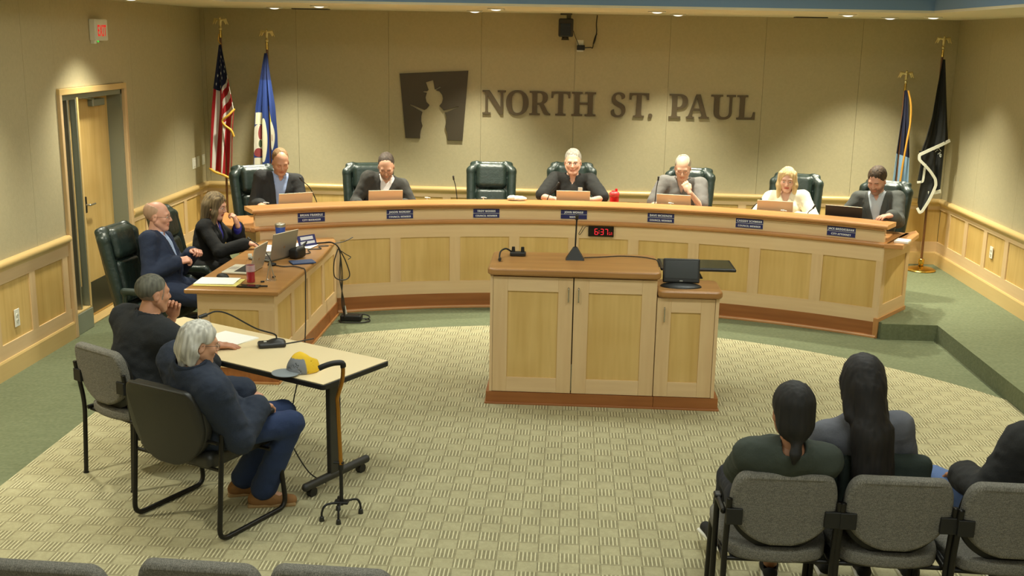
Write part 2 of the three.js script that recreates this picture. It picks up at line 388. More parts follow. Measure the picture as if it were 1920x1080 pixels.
// ceiling: low soffit around a raised tray
{
  const c = struct('ceiling');
  const ix0 = -3.17, ix1 = 3.15, iz0 = -10.06, iz1 = 1.2;
  const slab = (x0, x1, z0, z1) => box(x1 - x0, 0.14, z1 - z0, (x0 + x1) / 2, CEIL + 0.07, (z0 + z1) / 2);
  part(c, 'soffit', slab(-4.6, 4.6, -12.95, iz0), mat.ceiling);
  part(c, 'soffit', slab(-4.6, 4.6, iz1, 2.4), mat.ceiling);
  part(c, 'soffit', slab(-4.6, ix0, iz0, iz1), mat.ceiling);
  part(c, 'soffit', slab(ix1, 4.6, iz0, iz1), mat.ceiling);
  const fas = [[ix0, ix1, iz0 - 0.05, iz0], [ix0, ix1, iz1, iz1 + 0.05]];
  part(c, 'tray_fascia', box(ix1 - ix0 + 0.1, TRAY - CEIL - 0.02, 0.05, (ix0 + ix1) / 2, (TRAY + CEIL) / 2 + 0.012, iz0 - 0.022), mat.blue);
  part(c, 'tray_fascia', box(ix1 - ix0 + 0.1, TRAY - CEIL - 0.02, 0.05, (ix0 + ix1) / 2, (TRAY + CEIL) / 2 + 0.012, iz1 + 0.022), mat.blue);
  part(c, 'tray_fascia', box(0.05, TRAY - CEIL - 0.02, iz1 - iz0, ix0 - 0.022, (TRAY + CEIL) / 2 + 0.012, (iz0 + iz1) / 2), mat.blue);
  part(c, 'tray_fascia', box(0.05, TRAY - CEIL - 0.02, iz1 - iz0, ix1 + 0.022, (TRAY + CEIL) / 2 + 0.012, (iz0 + iz1) / 2), mat.blue);
  part(c, 'tray_ceiling', box(9.2, 0.12, 15.4, 0, TRAY + 0.06, -5.3), mat.trayWhite);
  part(c, 'air_vent', [box(0.34, 0.012, 0.14, 2.55, CEIL - 0.004, -12.3, 0.003)], mat.charcoal);
  part(c, 'air_vent', [box(0.4, 0.012, 0.14, -2.9, CEIL - 0.004, -12.3, 0.003)], mat.charcoal);
}
// tray light panels, out of view; the near rows are added as fill
const emitPanel = M(0x000000, 1, { emissive: PANEL, emissiveIntensity: 1.6 });
for (const [x, z] of TRAY_PANELS) {
  const t = thing('unseen_panel_light', 'unseen flat rectangular light panel in the raised ceiling tray', 'light', [x, TRAY, z], 0, 'light panels in the ceiling tray');
  part(t, 'frame', [box(1.24, 0.02, 0.03, 0, -0.01, 0.305), box(1.24, 0.02, 0.03, 0, -0.01, -0.305), box(0.03, 0.02, 0.58, 0.605, -0.01, 0), box(0.03, 0.02, 0.58, -0.605, -0.01, 0)], mat.whitePlastic);
  part(t, 'diffuser', box(1.18, 0.008, 0.58, 0, -0.008, 0), emitPanel);
}
// recessed downlights in the soffit: wall washers behind the dais, a row over the desk, one row along each side wall
const emitLamp = M(0x000000, 1, { emissive: LAMP, emissiveIntensity: 2.2 });
const ringGeo = lathe([[0.062, 0.0], [0.085, 0.0], [0.088, -0.006], [0.08, -0.012], [0.066, -0.01], [0.062, 0.0]], 28);
const lensGeo = lathe([[0, -0.022], [0.025, -0.02], [0.045, -0.014], [0.06, -0.004], [0.06, 0], [0, 0]], 24);
function downlight(x, z, power, angle, pen, label, group) {
  const t = thing('ceiling_downlight', label, 'light', [x, CEIL, z], 0, group);
  part(t, 'trim_ring', ringGeo, mat.whitePlastic); part(t, 'lens', lensGeo, emitLamp);
  const s = new THREE.SpotLight(LAMP, power, 0, angle, pen, 2);
  s.position.set(0, -0.04, 0); s.target.position.set(0, -2, 0); s.castShadow = true; s.shadow.radius = 3; t.add(s, s.target);
}
for (const x of [-3.2, -1.06, 1.1, 3.28]) downlight(x, Math.abs(x) > 3 ? -11.9 : -12.02, Math.abs(x) > 3 ? 34 : 27, Math.abs(x) > 3 ? 0.8 : 0.74, 0.65, 'round recessed downlight in the soffit close to the back wall', 'wall-wash downlights along the back wall');
for (const x of [-2.5, -0.76, 0.8, 2.62]) downlight(x, -10.95, 34, 0.95, 0.55, 'round recessed downlight in the soffit over the council desk', 'downlights over the council desk');
for (const z of [-9.45, -7.3, -5.2]) {
  downlight(-3.78, z, 26, 0.86, 0.9, 'round recessed downlight in the soffit along the door wall', 'downlights along the door wall');
  downlight(3.78, z, 22, 0.8, 0.8, 'round recessed downlight in the soffit along the wall past the black flag', 'downlights along the other side wall');
}
downlight(3.55, -11.35, 20, 0.76, 0.7, 'round recessed downlight in the soffit over the brass flag base', undefined);
// ================================================================ COUNCIL DESK
const A0 = -31.9, A1 = 31.0;
{
  const t = thing('council_desk', 'long curved maple council desk with cherry-brown counter and plinth', 'desk', [0, 0, 0]);
  // plinth with shoe moulding
  part(t, 'plinth', arc([[5.485, 0.0], [5.7, 0.0], [5.7, 0.145], [5.5, 0.145], [5.5, 0.03], [5.485, 0.022]], -24.1, A1, 1.5), mat.plinth, 'brown plinth');
  part(t, 'shoe_moulding', arc([[5.475, 0], [5.487, 0], [5.487, 0.026], [5.482, 0.024], [5.475, 0.012]], -24.1, A1 + 0.1, 1.5), mat.cherryLight);
  // carcass, rails, stiles, panels
  part(t, 'carcass', arc(rect(5.522, 5.56, 0.14, 0.86), A0, A1, 1.5), mat.panel);
  part(t, 'bottom_rail', arc(rect(5.505, 5.53, 0.145, 0.272), A0, A1, 1.5), mat.frame2);
  part(t, 'top_rail', arc(rect(5.505, 5.53, 0.715, 0.845), A0, A1, 1.5), mat.frame2);
  const marks = []; for (let k = -5; k <= 5; k++) marks.push(0.43 + k * 6.12);
  const hw = 0.052 / 5.5 * 180 / Math.PI; let prev = A0 + 0.5;
  const P = (a, b) => part(t, 'desk_panel', uvm(arc(rect(5.516, 5.526, 0.268, 0.72), a, b, 2), 'y'), rnd() < 0.5 ? mat.panel : mat.panel2);
  for (const m of marks) { part(t, 'stile', uvm(arc(rect(5.505, 5.53, 0.272, 0.715), m - hw, Math.min(A1, m + hw), 2), 'y'), mat.frame); if (m - hw > prev + 0.5) P(prev, m - hw); prev = m + hw; }
  // worktop with rounded front edge
  part(t, 'worktop', arc(nose(5.478, 6.18, 0.842, 0.888), A0 - 0.6, A1 + 0.5, 1.5), mat.cherryLight, 'cherry-brown lower worktop');
  // raised fascia and counter ledge
  part(t, 'fascia', arc(rect(5.512, 5.56, 0.886, 1.02), A0, A1, 1.5), mat.frame2);
  part(t, 'ledge', arc(nose(5.465, 5.74, 1.012, 1.052), A0 - 0.35, A1 + 0.35, 1.5), mat.cherryLight, 'cherry-brown raised ledge');
  part(t, 'ledge_apron', arc([[5.482, 1.0], [5.53, 0.985], [5.53, 1.014], [5.482, 1.014]], A0, A1, 1.5), mat.cherry);
  // right end: worktop return and end panel running back on the dais
  const e0 = polar(A1, 5.505), e1 = [3.25, -10.44], dx = e1[0] - e0[0], dz = e1[1] - e0[1], L = Math.hypot(dx, dz), o = [-dz / L, dx / L];
  const at = k => [e0[0] + dx * k, e0[1] + dz * k];
  const seg = (d0, d1, y0, y1, k0, k1) => line(rect(d0, d1, y0, y1), at(k0), at(k1), o, 0);
  part(t, 'end_carcass', seg(-0.05, 0.0, 0, 0.845, 0, 1), mat.panel);
  part(t, 'end_rail', seg(-0.01, 0.014, 0.715, 0.845, 0, 1), mat.frame2); part(t, 'end_rail', seg(-0.01, 0.014, 0.145, 0.3, 0, 1), mat.frame2);
  part(t, 'end_stile', uvm(seg(-0.01, 0.014, 0.3, 0.715, 0, 0.12), 'y'), mat.frame); part(t, 'end_stile', uvm(seg(-0.01, 0.014, 0.3, 0.715, 0.88, 1), 'y'), mat.frame);
  part(t, 'end_panel', uvm(seg(-0.006, 0.004, 0.296, 0.72, 0.11, 0.89), 'y'), mat.panel2);
  part(t, 'end_plinth', seg(-0.02, 0.024, 0, 0.035 + DAIS, -0.03, 1.01), mat.cherryLight);
  // worktop corner plate over the end
  const sh = new THREE.Shape(), pts = [polar(A1 + 0.3, 5.48), [3.0, -9.83], [3.33, -10.46], [3.36, -10.62], polar(A1 + 0.2, 6.18)];
  sh.moveTo(pts[0][0], -pts[0][1]); for (const q of pts.slice(1)) sh.lineTo(q[0], -q[1]);
  part(t, 'worktop_return', uvm(new THREE.ExtrudeGeometry(sh, { depth: 0.03, bevelEnabled: true, bevelSize: 0.012, bevelThickness: 0.008, bevelSegments: 3 }).rotateX(-Math.PI / 2).translate(0, 0.85, 0), 'x'), mat.cherryLight);
  // left end: worktop return towards the door side, end panel
  const f0 = polar(A0, 5.505), f1 = polar(A0 + 0.2, 6.2);
  const sl = new THREE.Shape(), pl = [polar(A0 - 0.3, 5.46), [-3.18, -9.93], [-3.42, -10.36], [-3.42, -10.66], polar(A0 - 0.2, 6.2)];
  sl.moveTo(pl[0][0], -pl[0][1]); for (const q of pl.slice(1)) sl.lineTo(q[0], -q[1]);
  part(t, 'worktop_return', uvm(new THREE.ExtrudeGeometry(sl, { depth: 0.03, bevelEnabled: true, bevelSize: 0.012, bevelThickness: 0.008, bevelSegments: 3 }).rotateX(-Math.PI / 2).translate(0, 0.85, 0), 'x'), mat.cherryLight);
  part(t, 'end_carcass', line(rect(0, 0.04, 0.0, 0.85), f0, f1, [1, 0], 0), mat.panel);
}
// ================================================================ SIDE DESK (lower wing for staff)
{
  const t = thing('side_desk', 'lower maple side desk with cherry-brown top joining the curved council desk', 'desk', [0, 0, 0]);
  const x0 = -2.79, x1 = -2.21, z1 = -7.93, z0 = -10.12;
  part(t, 'plinth', box(x1 - x0 + 0.03, 0.13, z1 - z0 + 0.01, (x0 + x1) / 2 + 0.008, 0.065, (z0 + z1) / 2), mat.plinth, 'brown plinth');
  part(t, 'shoe_moulding', [box(0.014, 0.024, z1 - z0, x1 + 0.03, 0.012, (z0 + z1) / 2, 0.004), box(x1 - x0 + 0.04, 0.024, 0.014, (x0 + x1) / 2 + 0.01, 0.012, z1 + 0.012, 0.004)], mat.cherryLight);
  part(t, 'carcass', box(x1 - x0, 0.6, z1 - z0, (x0 + x1) / 2, 0.42, (z0 + z1) / 2), mat.panel);
  const fr = (w, y0, y1, za, zb) => { const g = box(0.014, y1 - y0, zb - za, x1 + 0.006, (y0 + y1) / 2, (za + zb) / 2); return w; };
  const side = (y0, y1, za, zb, th = 0.014) => box(th, y1 - y0, zb - za, x1 + th / 2 - 0.001, (y0 + y1) / 2, (za + zb) / 2);
  part(t, 'top_rail', uvm(side(0.615, 0.72, z0, z1 + 0.014), 'z'), mat.frame2); part(t, 'bottom_rail', uvm(side(0.13, 0.25, z0, z1 + 0.014), 'z'), mat.frame2);
  const cuts = [z0, z0 + 0.55, z0 + 1.1, z0 + 1.65, z1 + 0.014];
  cuts.forEach((c, i) => {
    const a = i === 0 ? c : (i === 4 ? c - 0.09 : c - 0.045), b = i === 0 ? c + 0.09 : (i === 4 ? c : c + 0.045);
    part(t, 'stile', uvm(side(0.25, 0.615, a, b), 'y'), mat.frame);
    if (i < 4) part(t, 'desk_panel', uvm(side(0.246, 0.62, c + 0.04, cuts[i + 1] - 0.04, 0.004), 'y'), i % 2 ? mat.panel : mat.panel2);
  });
  const front = (y0, y1, xa, xb, th = 0.014) => box(xb - xa, y1 - y0, th, (xa + xb) / 2, (y0 + y1) / 2, z1 + th / 2 - 0.001);
  part(t, 'front_rail', uvm(front(0.59, 0.72, x0, x1), 'x'), mat.frame2); part(t, 'front_rail', uvm(front(0.13, 0.25, x0, x1), 'x'), mat.frame2);
  part(t, 'front_stile', uvm(front(0.25, 0.59, x0, x0 + 0.09), 'y'), mat.frame); part(t, 'front_stile', uvm(front(0.25, 0.59, x1 - 0.11, x1), 'y'), mat.frame);
  part(t, 'front_panel', uvm(front(0.246, 0.6, x0 + 0.08, x1 - 0.1, 0.004), 'y'), mat.panel2);
  // top with rounded nosing
  const sh = new THREE.Shape(), pts = [[x0 - 0.05, -7.86], [x1 + 0.045, -7.86], [x1 + 0.07, -9.2], [x1 + 0.03, -9.95], [x1 - 0.02, -10.1], [x0 - 0.04, -9.9]];
  sh.moveTo(pts[0][0], -pts[0][1]); for (const q of pts.slice(1)) sh.lineTo(q[0], -q[1]);
  part(t, 'desktop', uvm(new THREE.ExtrudeGeometry(sh, { depth: 0.016, bevelEnabled: true, bevelSize: 0.02, bevelThickness: 0.013, bevelSegments: 4 }).rotateX(-Math.PI / 2).translate(0, 0.732, 0), 'x'), mat.cherry, 'cherry-brown desktop');
}
const WING = 0.762;
// ================================================================ PODIUM
{
  const zf = -7.66, zb = -8.26, D = zf - zb, zc = (zf + zb) / 2;
  const t = thing('podium_cabinet', 'maple podium cabinet with two tall doors, cherry-brown top and brown base', 'cabinet', [0, 0, 0]);
  const xa = -0.545, xb = 0.655, xc = 1.098;
  part(t, 'plinth', [box(xb - xa + 0.025, 0.098, D + 0.01, (xa + xb) / 2 - 0.01, 0.049, zc), box(xb - xa + 0.045, 0.02, D + 0.03, (xa + xb) / 2 - 0.01, 0.01, zc, 0.005)].map(g => uvm(g, 'x')), mat.plinth, 'brown plinth');
  part(t, 'body', uvm(box(xb - xa, 0.88, D - 0.03, (xa + xb) / 2, 0.535, zc - 0.015), 'y'), mat.frame);
  const door = (parent, x0, x1, y0, y1, hx, name) => {
    const d = new THREE.Group(); d.name = name || 'cabinet_door'; parent.add(d);
    const w = x1 - x0, z = zf - 0.01;
    const sw = w > 0.5 ? 0.105 : 0.1;
    part(d, 'door_stile', uvm(box(sw, y1 - y0, 0.022, x0 + sw / 2, (y0 + y1) / 2, z, 0.002), 'y'), mat.frame);
    part(d, 'door_stile', uvm(box(sw, y1 - y0, 0.022, x1 - sw / 2, (y0 + y1) / 2, z, 0.002), 'y'), mat.frame);
    part(d, 'door_rail', uvm(box(w - 2 * sw, 0.105, 0.0218, (x0 + x1) / 2, y1 - 0.0525, z, 0.002), 'x'), mat.frame2);
    part(d, 'door_rail', uvm(box(w - 2 * sw, 0.11, 0.0218, (x0 + x1) / 2, y0 + 0.055, z, 0.002), 'x'), mat.frame2);
    part(d, 'door_panel', uvm(box(w - 2 * sw + 0.01, y1 - y0 - 0.2, 0.008, (x0 + x1) / 2, (y0 + y1) / 2, z - 0.004), 'y'), mat.panel2);
    part(d, 'handle', pipe([[hx, y1 - 0.07, z + 0.01], [hx, y1 - 0.07, z + 0.035], [hx, y1 - 0.17, z + 0.035], [hx, y1 - 0.17, z + 0.01]], 0.005, 0.012), mat.steel, 'slim steel bar handle');
    return d;
  };
  door(t, xa + 0.022, 0.051, 0.102, 0.965, 0.02); door(t, 0.059, xb - 0.004, 0.102, 0.965, 0.092);
  part(t, 'side_stile', uvm(box(0.02, 0.87, 0.024, xa + 0.01, 0.535, zf - 0.012), 'y'), mat.frame2);
  part(t, 'gap_shade', box(0.012, 0.86, 0.004, 0.055, 0.535, zf - 0.026), mat.black);  // black strip standing in for the shade between the doors
  part(t, 'lock_strip', box(0.004, 0.2, 0.01, 0.055, 0.22, zf - 0.012), mat.steel);
  const top = (x0, x1, z0, z1, y) => {
    const s = new THREE.Shape(), r = 0.03; s.moveTo(x0 + r, -z1); s.lineTo(x1 - r, -z1); s.quadraticCurveTo(x1, -z1, x1, -z1 + r); s.lineTo(x1, -z0 - r); s.quadraticCurveTo(x1, -z0, x1 - r, -z0); s.lineTo(x0 + r, -z0); s.quadraticCurveTo(x0, -z0, x0, -z0 - r); s.lineTo(x0, -z1 + r); s.quadraticCurveTo(x0, -z1, x0 + r, -z1);
    return uvm(new THREE.ExtrudeGeometry(s, { depth: 0.02, bevelEnabled: true, bevelSize: 0.02, bevelThickness: 0.017, bevelSegments: 5, curveSegments: 6 }).rotateX(-Math.PI / 2).translate(0, y + 0.017, 0), 'x');
  };
  part(t, 'top', top(xa - 0.0, xb + 0.0, zb, zf + 0.02, 0.978), mat.cherry, 'cherry-brown podium top');
  // lower cabinet beside it
  const s = thing('side_cabinet', 'lower maple cabinet attached beside the podium with one narrow door', 'cabinet', [0, 0, 0]);
  part(s, 'plinth', [box(xc - xb + 0.025, 0.098, D + 0.01, (xb + xc) / 2 + 0.018, 0.049, zc), box(xc - xb + 0.03, 0.02, D + 0.03, (xb + xc) / 2 + 0.026, 0.01, zc, 0.005)].map(g => uvm(g, 'x')), mat.plinth, 'brown plinth');
  part(s, 'body', uvm(box(xc - xb, 0.745, D - 0.03, (xb + xc) / 2, 0.47, zc - 0.015), 'y'), mat.frame);
  door(s, xb + 0.002, xc - 0.028, 0.102, 0.84, xb + 0.055);
  part(s, 'side_stile', uvm(box(0.025, 0.745, 0.024, xc - 0.0125, 0.473, zf - 0.012), 'y'), mat.frame2);
  part(s, 'top', top(xb + 0.022, xc + 0.0, zb + 0.25, zf + 0.02, 0.848), mat.cherry, 'cherry-brown cabinet top');
}
// ================================================================ soft shapes: distance fields meshed by surface nets
const perlin = new ImprovedNoise();
function cone(a, b, r1, r2) {                         // tapered capsule
  const bx = b[0] - a[0], by = b[1] - a[1], bz = b[2] - a[2], l2 = bx * bx + by * by + bz * bz || 1e-9, m = Math.max(r1, r2);
  return { f: (x, y, z) => {
      const px = x - a[0], py = y - a[1], pz = z - a[2]; let t = (px * bx + py * by + pz * bz) / l2; t = t < 0 ? 0 : t > 1 ? 1 : t;
      const dx = px - bx * t, dy = py - by * t, dz = pz - bz * t; return Math.sqrt(dx * dx + dy * dy + dz * dz) - (r1 + (r2 - r1) * t);
    }, b: [Math.min(a[0], b[0]) - m, Math.min(a[1], b[1]) - m, Math.min(a[2], b[2]) - m, Math.max(a[0], b[0]) + m, Math.max(a[1], b[1]) + m, Math.max(a[2], b[2]) + m] };
}
function frame(q) {                                   // quaternion -> rows of the inverse rotation
  if (!q) return null; const m = new THREE.Matrix4().makeRotationFromQuaternion(q).elements; return [m[0], m[1], m[2], m[4], m[5], m[6], m[8], m[9], m[10]];
}
const rotE = (x, y, z, order = 'XYZ') => new THREE.Quaternion().setFromEuler(new THREE.Euler(x, y, z, order));
function ell(c, r, q) {
  const R = frame(q), m = q ? Math.max(...r) : 0, [rx, ry, rz] = r;
  return { f: (x, y, z) => {
      let px = x - c[0], py = y - c[1], pz = z - c[2];
      if (R) { const a = px * R[0] + py * R[1] + pz * R[2], b = px * R[3] + py * R[4] + pz * R[5], d = px * R[6] + py * R[7] + pz * R[8]; px = a; py = b; pz = d; }
      const ax = px / rx, ay = py / ry, az = pz / rz, k0 = Math.sqrt(ax * ax + ay * ay + az * az);
      const bx = ax / rx, by = ay / ry, bz = az / rz, k1 = Math.sqrt(bx * bx + by * by + bz * bz);
      return k1 < 1e-6 ? -Math.min(rx, ry, rz) : k0 * (k0 - 1) / k1;
    }, b: q ? [c[0] - m, c[1] - m, c[2] - m, c[0] + m, c[1] + m, c[2] + m] : [c[0] - rx, c[1] - ry, c[2] - rz, c[0] + rx, c[1] + ry, c[2] + rz] };
}
function rbox(c, h, r, q) {
  const R = frame(q), m = q ? Math.hypot(...h) + 0.001 : 0;
  return { f: (x, y, z) => {
      let px = x - c[0], py = y - c[1], pz = z - c[2];
      if (R) { const a = px * R[0] + py * R[1] + pz * R[2], b = px * R[3] + py * R[4] + pz * R[5], d = px * R[6] + py * R[7] + pz * R[8]; px = a; py = b; pz = d; }
      const ax = Math.abs(px) - h[0] + r, ay = Math.abs(py) - h[1] + r, az = Math.abs(pz) - h[2] + r;
      const ox = Math.max(ax, 0), oy = Math.max(ay, 0), oz = Math.max(az, 0);
      return Math.sqrt(ox * ox + oy * oy + oz * oz) + Math.min(Math.max(ax, ay, az), 0) - r;
    }, b: q ? [c[0] - m, c[1] - m, c[2] - m, c[0] + m, c[1] + m, c[2] + m] : [c[0] - h[0], c[1] - h[1], c[2] - h[2], c[0] + h[0], c[1] + h[1], c[2] + h[2]] };
}
class Soft {
  constructor(cell) { this.cell = cell; this.ops = []; this.post = []; }
  add(p, k = 0.02) { this.ops.push([0, p, k]); return this; }
  cut(p, k = 0.004) { this.ops.push([1, p, k]); return this; }
  warp(fn) { this.post.push(fn); return this; }                    // fn(d, x, y, z) -> d, near the surface
  build(colour) {
    const c = this.cell, B = [1e9, 1e9, 1e9, -1e9, -1e9, -1e9];
    for (const [t, p, k] of this.ops) if (t === 0) for (let i = 0; i < 3; i++) { B[i] = Math.min(B[i], p.b[i]); B[i + 3] = Math.max(B[i + 3], p.b[i + 3]); }
    const pad = c * 3 + 0.02, o = [B[0] - pad, B[1] - pad, B[2] - pad];
    const n = [0, 1, 2].map(i => Math.ceil((B[i + 3] - B[i] + 2 * pad) / c) + 1), [nx, ny, nz] = n;
    const F = new Float32Array(nx * ny * nz).fill(1), sx = 1, sy = nx, sz = nx * ny;
    for (const [t, p, k] of this.ops) {
      const g = k + 2.5 * c, lo = [], hi = [];
      for (let i = 0; i < 3; i++) { lo[i] = Math.max(0, Math.floor((p.b[i] - g - o[i]) / c)); hi[i] = Math.min(n[i] - 1, Math.ceil((p.b[i + 3] + g - o[i]) / c)); }
      for (let z = lo[2]; z <= hi[2]; z++) for (let y = lo[1]; y <= hi[1]; y++) { let id = z * sz + y * sy + lo[0];
        for (let x = lo[0]; x <= hi[0]; x++, id++) {
          const d = p.f(o[0] + x * c, o[1] + y * c, o[2] + z * c), a = F[id];
          if (t === 0) { const e = Math.abs(a - d); let m = a < d ? a : d; if (e < k) { const h = (k - e) / k; m -= h * h * k * 0.25; } F[id] = m; }
          else { const b = -d, e = Math.abs(a - b); let m = a > b ? a : b; if (e < k) { const h = (k - e) / k; m += h * h * k * 0.25; } F[id] = m; }
        } }
    }
    for (const fn of this.post) for (let z = 0, id = 0; z < nz; z++) for (let y = 0; y < ny; y++) for (let x = 0; x < nx; x++, id++) {
      if (Math.abs(F[id]) < 0.12) F[id] = fn(F[id], o[0] + x * c, o[1] + y * c, o[2] + z * c);
    }
    // surface nets
    const vid = new Int32Array(nx * ny * nz).fill(-1), pos = [], idx = [];
    const corner = [0, sx, sy, sx + sy, sz, sx + sz, sy + sz, sx + sy + sz];
    const E = [[0, 1], [2, 3], [4, 5], [6, 7], [0, 2], [1, 3], [4, 6], [5, 7], [0, 4], [1, 5], [2, 6], [3, 7]];
    for (let z = 0; z < nz - 1; z++) for (let y = 0; y < ny - 1; y++) for (let x = 0; x < nx - 1; x++) {
      const id = z * sz + y * sy + x; let mask = 0;
      for (let k = 0; k < 8; k++) if (F[id + corner[k]] < 0) mask |= 1 << k;
      if (mask === 0 || mask === 255) continue;
      let ax = 0, ay = 0, az = 0, cnt = 0;
      for (const [i, j] of E) {
        if (((mask >> i) & 1) === ((mask >> j) & 1)) continue;
        const a = F[id + corner[i]], b = F[id + corner[j]], t = a / (a - b);
        ax += (i & 1) + ((j & 1) - (i & 1)) * t; ay += ((i >> 1) & 1) + (((j >> 1) & 1) - ((i >> 1) & 1)) * t; az += (i >> 2) + ((j >> 2) - (i >> 2)) * t; cnt++;
      }
      vid[id] = pos.length / 3; pos.push(o[0] + (x + ax / cnt) * c, o[1] + (y + ay / cnt) * c, o[2] + (z + az / cnt) * c);
    }
    const quad = (a, b, c2, d, flip) => { if (a < 0 || b < 0 || c2 < 0 || d < 0) return; if (flip) idx.push(a, c2, b, a, d, c2); else idx.push(a, b, c2, a, c2, d); };
    for (let z = 1; z < nz - 1; z++) for (let y = 1; y < ny - 1; y++) for (let x = 1; x < nx - 1; x++) {
      const id = z * sz + y * sy + x, s = F[id] < 0;
      if (s !== (F[id + sx] < 0)) quad(vid[id - sy - sz], vid[id - sz], vid[id], vid[id - sy], !s);
      if (s !== (F[id + sy] < 0)) quad(vid[id - sx - sz], vid[id - sx], vid[id], vid[id - sz], !s);
      if (s !== (F[id + sz] < 0)) quad(vid[id - sx - sy], vid[id - sy], vid[id], vid[id - sx], !s);
    }
    const g = new THREE.BufferGeometry();
    g.setAttribute('position', new THREE.Float32BufferAttribute(pos, 3)); g.setIndex(idx); g.computeVertexNormals();
    const uv = new Float32Array(pos.length / 3 * 2); for (let i = 0; i < pos.length / 3; i++) { uv[i * 2] = pos[i * 3] + pos[i * 3 + 2] * 0.7; uv[i * 2 + 1] = pos[i * 3 + 1] + pos[i * 3 + 2] * 0.4; }
    g.setAttribute('uv', new THREE.BufferAttribute(uv, 2));
    if (colour) {
      const col = new Float32Array(pos.length), C = new THREE.Color();
      for (let i = 0; i < pos.length; i += 3) { colour(pos[i], pos[i + 1], pos[i + 2], C); col[i] = C.r; col[i + 1] = C.g; col[i + 2] = C.b; }
      g.setAttribute('color', new THREE.BufferAttribute(col, 3));
    }
    return g;
  }
}
// ================================================================ CHAIRS
// executive chair: origin on the floor under the seat centre, facing +z
const leatherBackGeo = (() => {
  const s = new Soft(0.009), lean = 0.2;
  const q = rotE(-lean, 0, 0), P = (x, y, z) => { const v = V3(x, y, z).applyQuaternion(q); return [v.x, 0.46 + v.y, -0.2 + v.z]; };
  s.add(rbox(P(0, 0.35, -0.03), [0.235, 0.375, 0.035], 0.035, q), 0.03);
  s.add(cone(P(-0.215, 0.06, 0.01), P(-0.225, 0.62, 0.005), 0.045, 0.048), 0.012).add(cone(P(0.215, 0.06, 0.01), P(0.225, 0.62, 0.005), 0.045, 0.048), 0.012);
  s.add(cone(P(-0.22, 0.62, 0.003), P(-0.16, 0.69, -0.01), 0.047, 0.04), 0.02).add(cone(P(0.22, 0.62, 0.003), P(0.16, 0.69, -0.01), 0.047, 0.04), 0.02);
  s.add(rbox(P(0, 0.565, 0.022), [0.165, 0.135, 0.055], 0.055, q), 0.012);        // head cushion
  s.add(rbox(P(0, 0.24, 0.012), [0.165, 0.185, 0.046], 0.045, q), 0.012);         // lumbar cushion
  s.warp((d, x, y, z) => d + 0.0022 * perlin.noise(x * 38, y * 10, 3.1) * (y < 0.92 ? 1 : 0.4) + 0.0015 * perlin.noise(x * 60, y * 50, z * 30));
  return s.build();
})();
function makeExecutive(label) {
  const t = thing('executive_chair', label, 'chair', [0, 0, 0], 0, 'leather executive chairs');
  part(t, 'backrest', leatherBackGeo, mat.leather);
  const s = new Soft(0.011); s.add(rbox([0, 0.43, 0.0], [0.25, 0.055, 0.24], 0.05), 0.02).add(cone([-0.2, 0.45, 0.2], [0.2, 0.45, 0.2], 0.05, 0.05), 0.02);
  part(t, 'seat', s.build(), mat.leather);
  for (const sx of [-1, 1]) {
    const a = new Soft(0.009); a.add(cone([sx * 0.29, 0.655, -0.13], [sx * 0.29, 0.65, 0.14], 0.03, 0.034), 0.02).add(cone([sx * 0.29, 0.65, 0.14], [sx * 0.285, 0.6, 0.19], 0.032, 0.024), 0.02)
      .add(cone([sx * 0.29, 0.64, -0.12], [sx * 0.275, 0.48, -0.14], 0.022, 0.02), 0.02).add(cone([sx * 0.285, 0.6, 0.19], [sx * 0.27, 0.42, 0.05], 0.02, 0.02), 0.02);
    part(t, 'armrest', a.build(), mat.leather);
  }
  part(t, 'column', [cyl(0.03, 0.03, 0.2, 0, 0.28, 0), cyl(0.045, 0.05, 0.08, 0, 0.15, 0)], mat.black);
  for (let k = 0; k < 5; k++) {
    const a = k / 5 * Math.PI * 2 + 0.3, c = Math.cos(a), d = Math.sin(a);
    const l = part(t, 'base_leg', tube([[c * 0.03, 0.13, d * 0.03], [c * 0.16, 0.11, d * 0.16], [c * 0.3, 0.075, d * 0.3]], 0.022, 8, 6), mat.black);
    part(l, 'caster', new THREE.CylinderGeometry(0.028, 0.028, 0.03, 12).rotateZ(Math.PI / 2).rotateY(-a).translate(c * 0.3, 0.028, d * 0.3), mat.charcoal);
  }
  return t;
}
// guest chair: shield-shaped upholstered back on a black tube frame, facing +z
function shield(w, h, depth, bev) {
  const s = new THREE.Shape(), a = w / 2;
  s.moveTo(-a * 0.72, h); s.lineTo(a * 0.72, h); s.bezierCurveTo(a * 0.95, h, a * 1.0, h * 0.78, a, h * 0.55); s.bezierCurveTo(a, h * 0.35, a * 0.75, 0.02, a * 0.2, 0); s.lineTo(-a * 0.2, 0);
  s.bezierCurveTo(-a * 0.75, 0.02, -a, h * 0.35, -a, h * 0.55); s.bezierCurveTo(-a, h * 0.78, -a * 0.95, h, -a * 0.72, h);
  const g = new THREE.ExtrudeGeometry(s, { depth, bevelEnabled: true, bevelSize: bev, bevelThickness: bev, bevelSegments: 4, curveSegments: 14, steps: 1 });
  const p = g.attributes.position; for (let i = 0; i < p.count; i++) p.setZ(i, p.getZ(i) + p.getX(i) * p.getX(i) * 0.55);   // curved around the sitter
  g.computeVertexNormals(); return toCreasedNormals(g, 0.6);
}
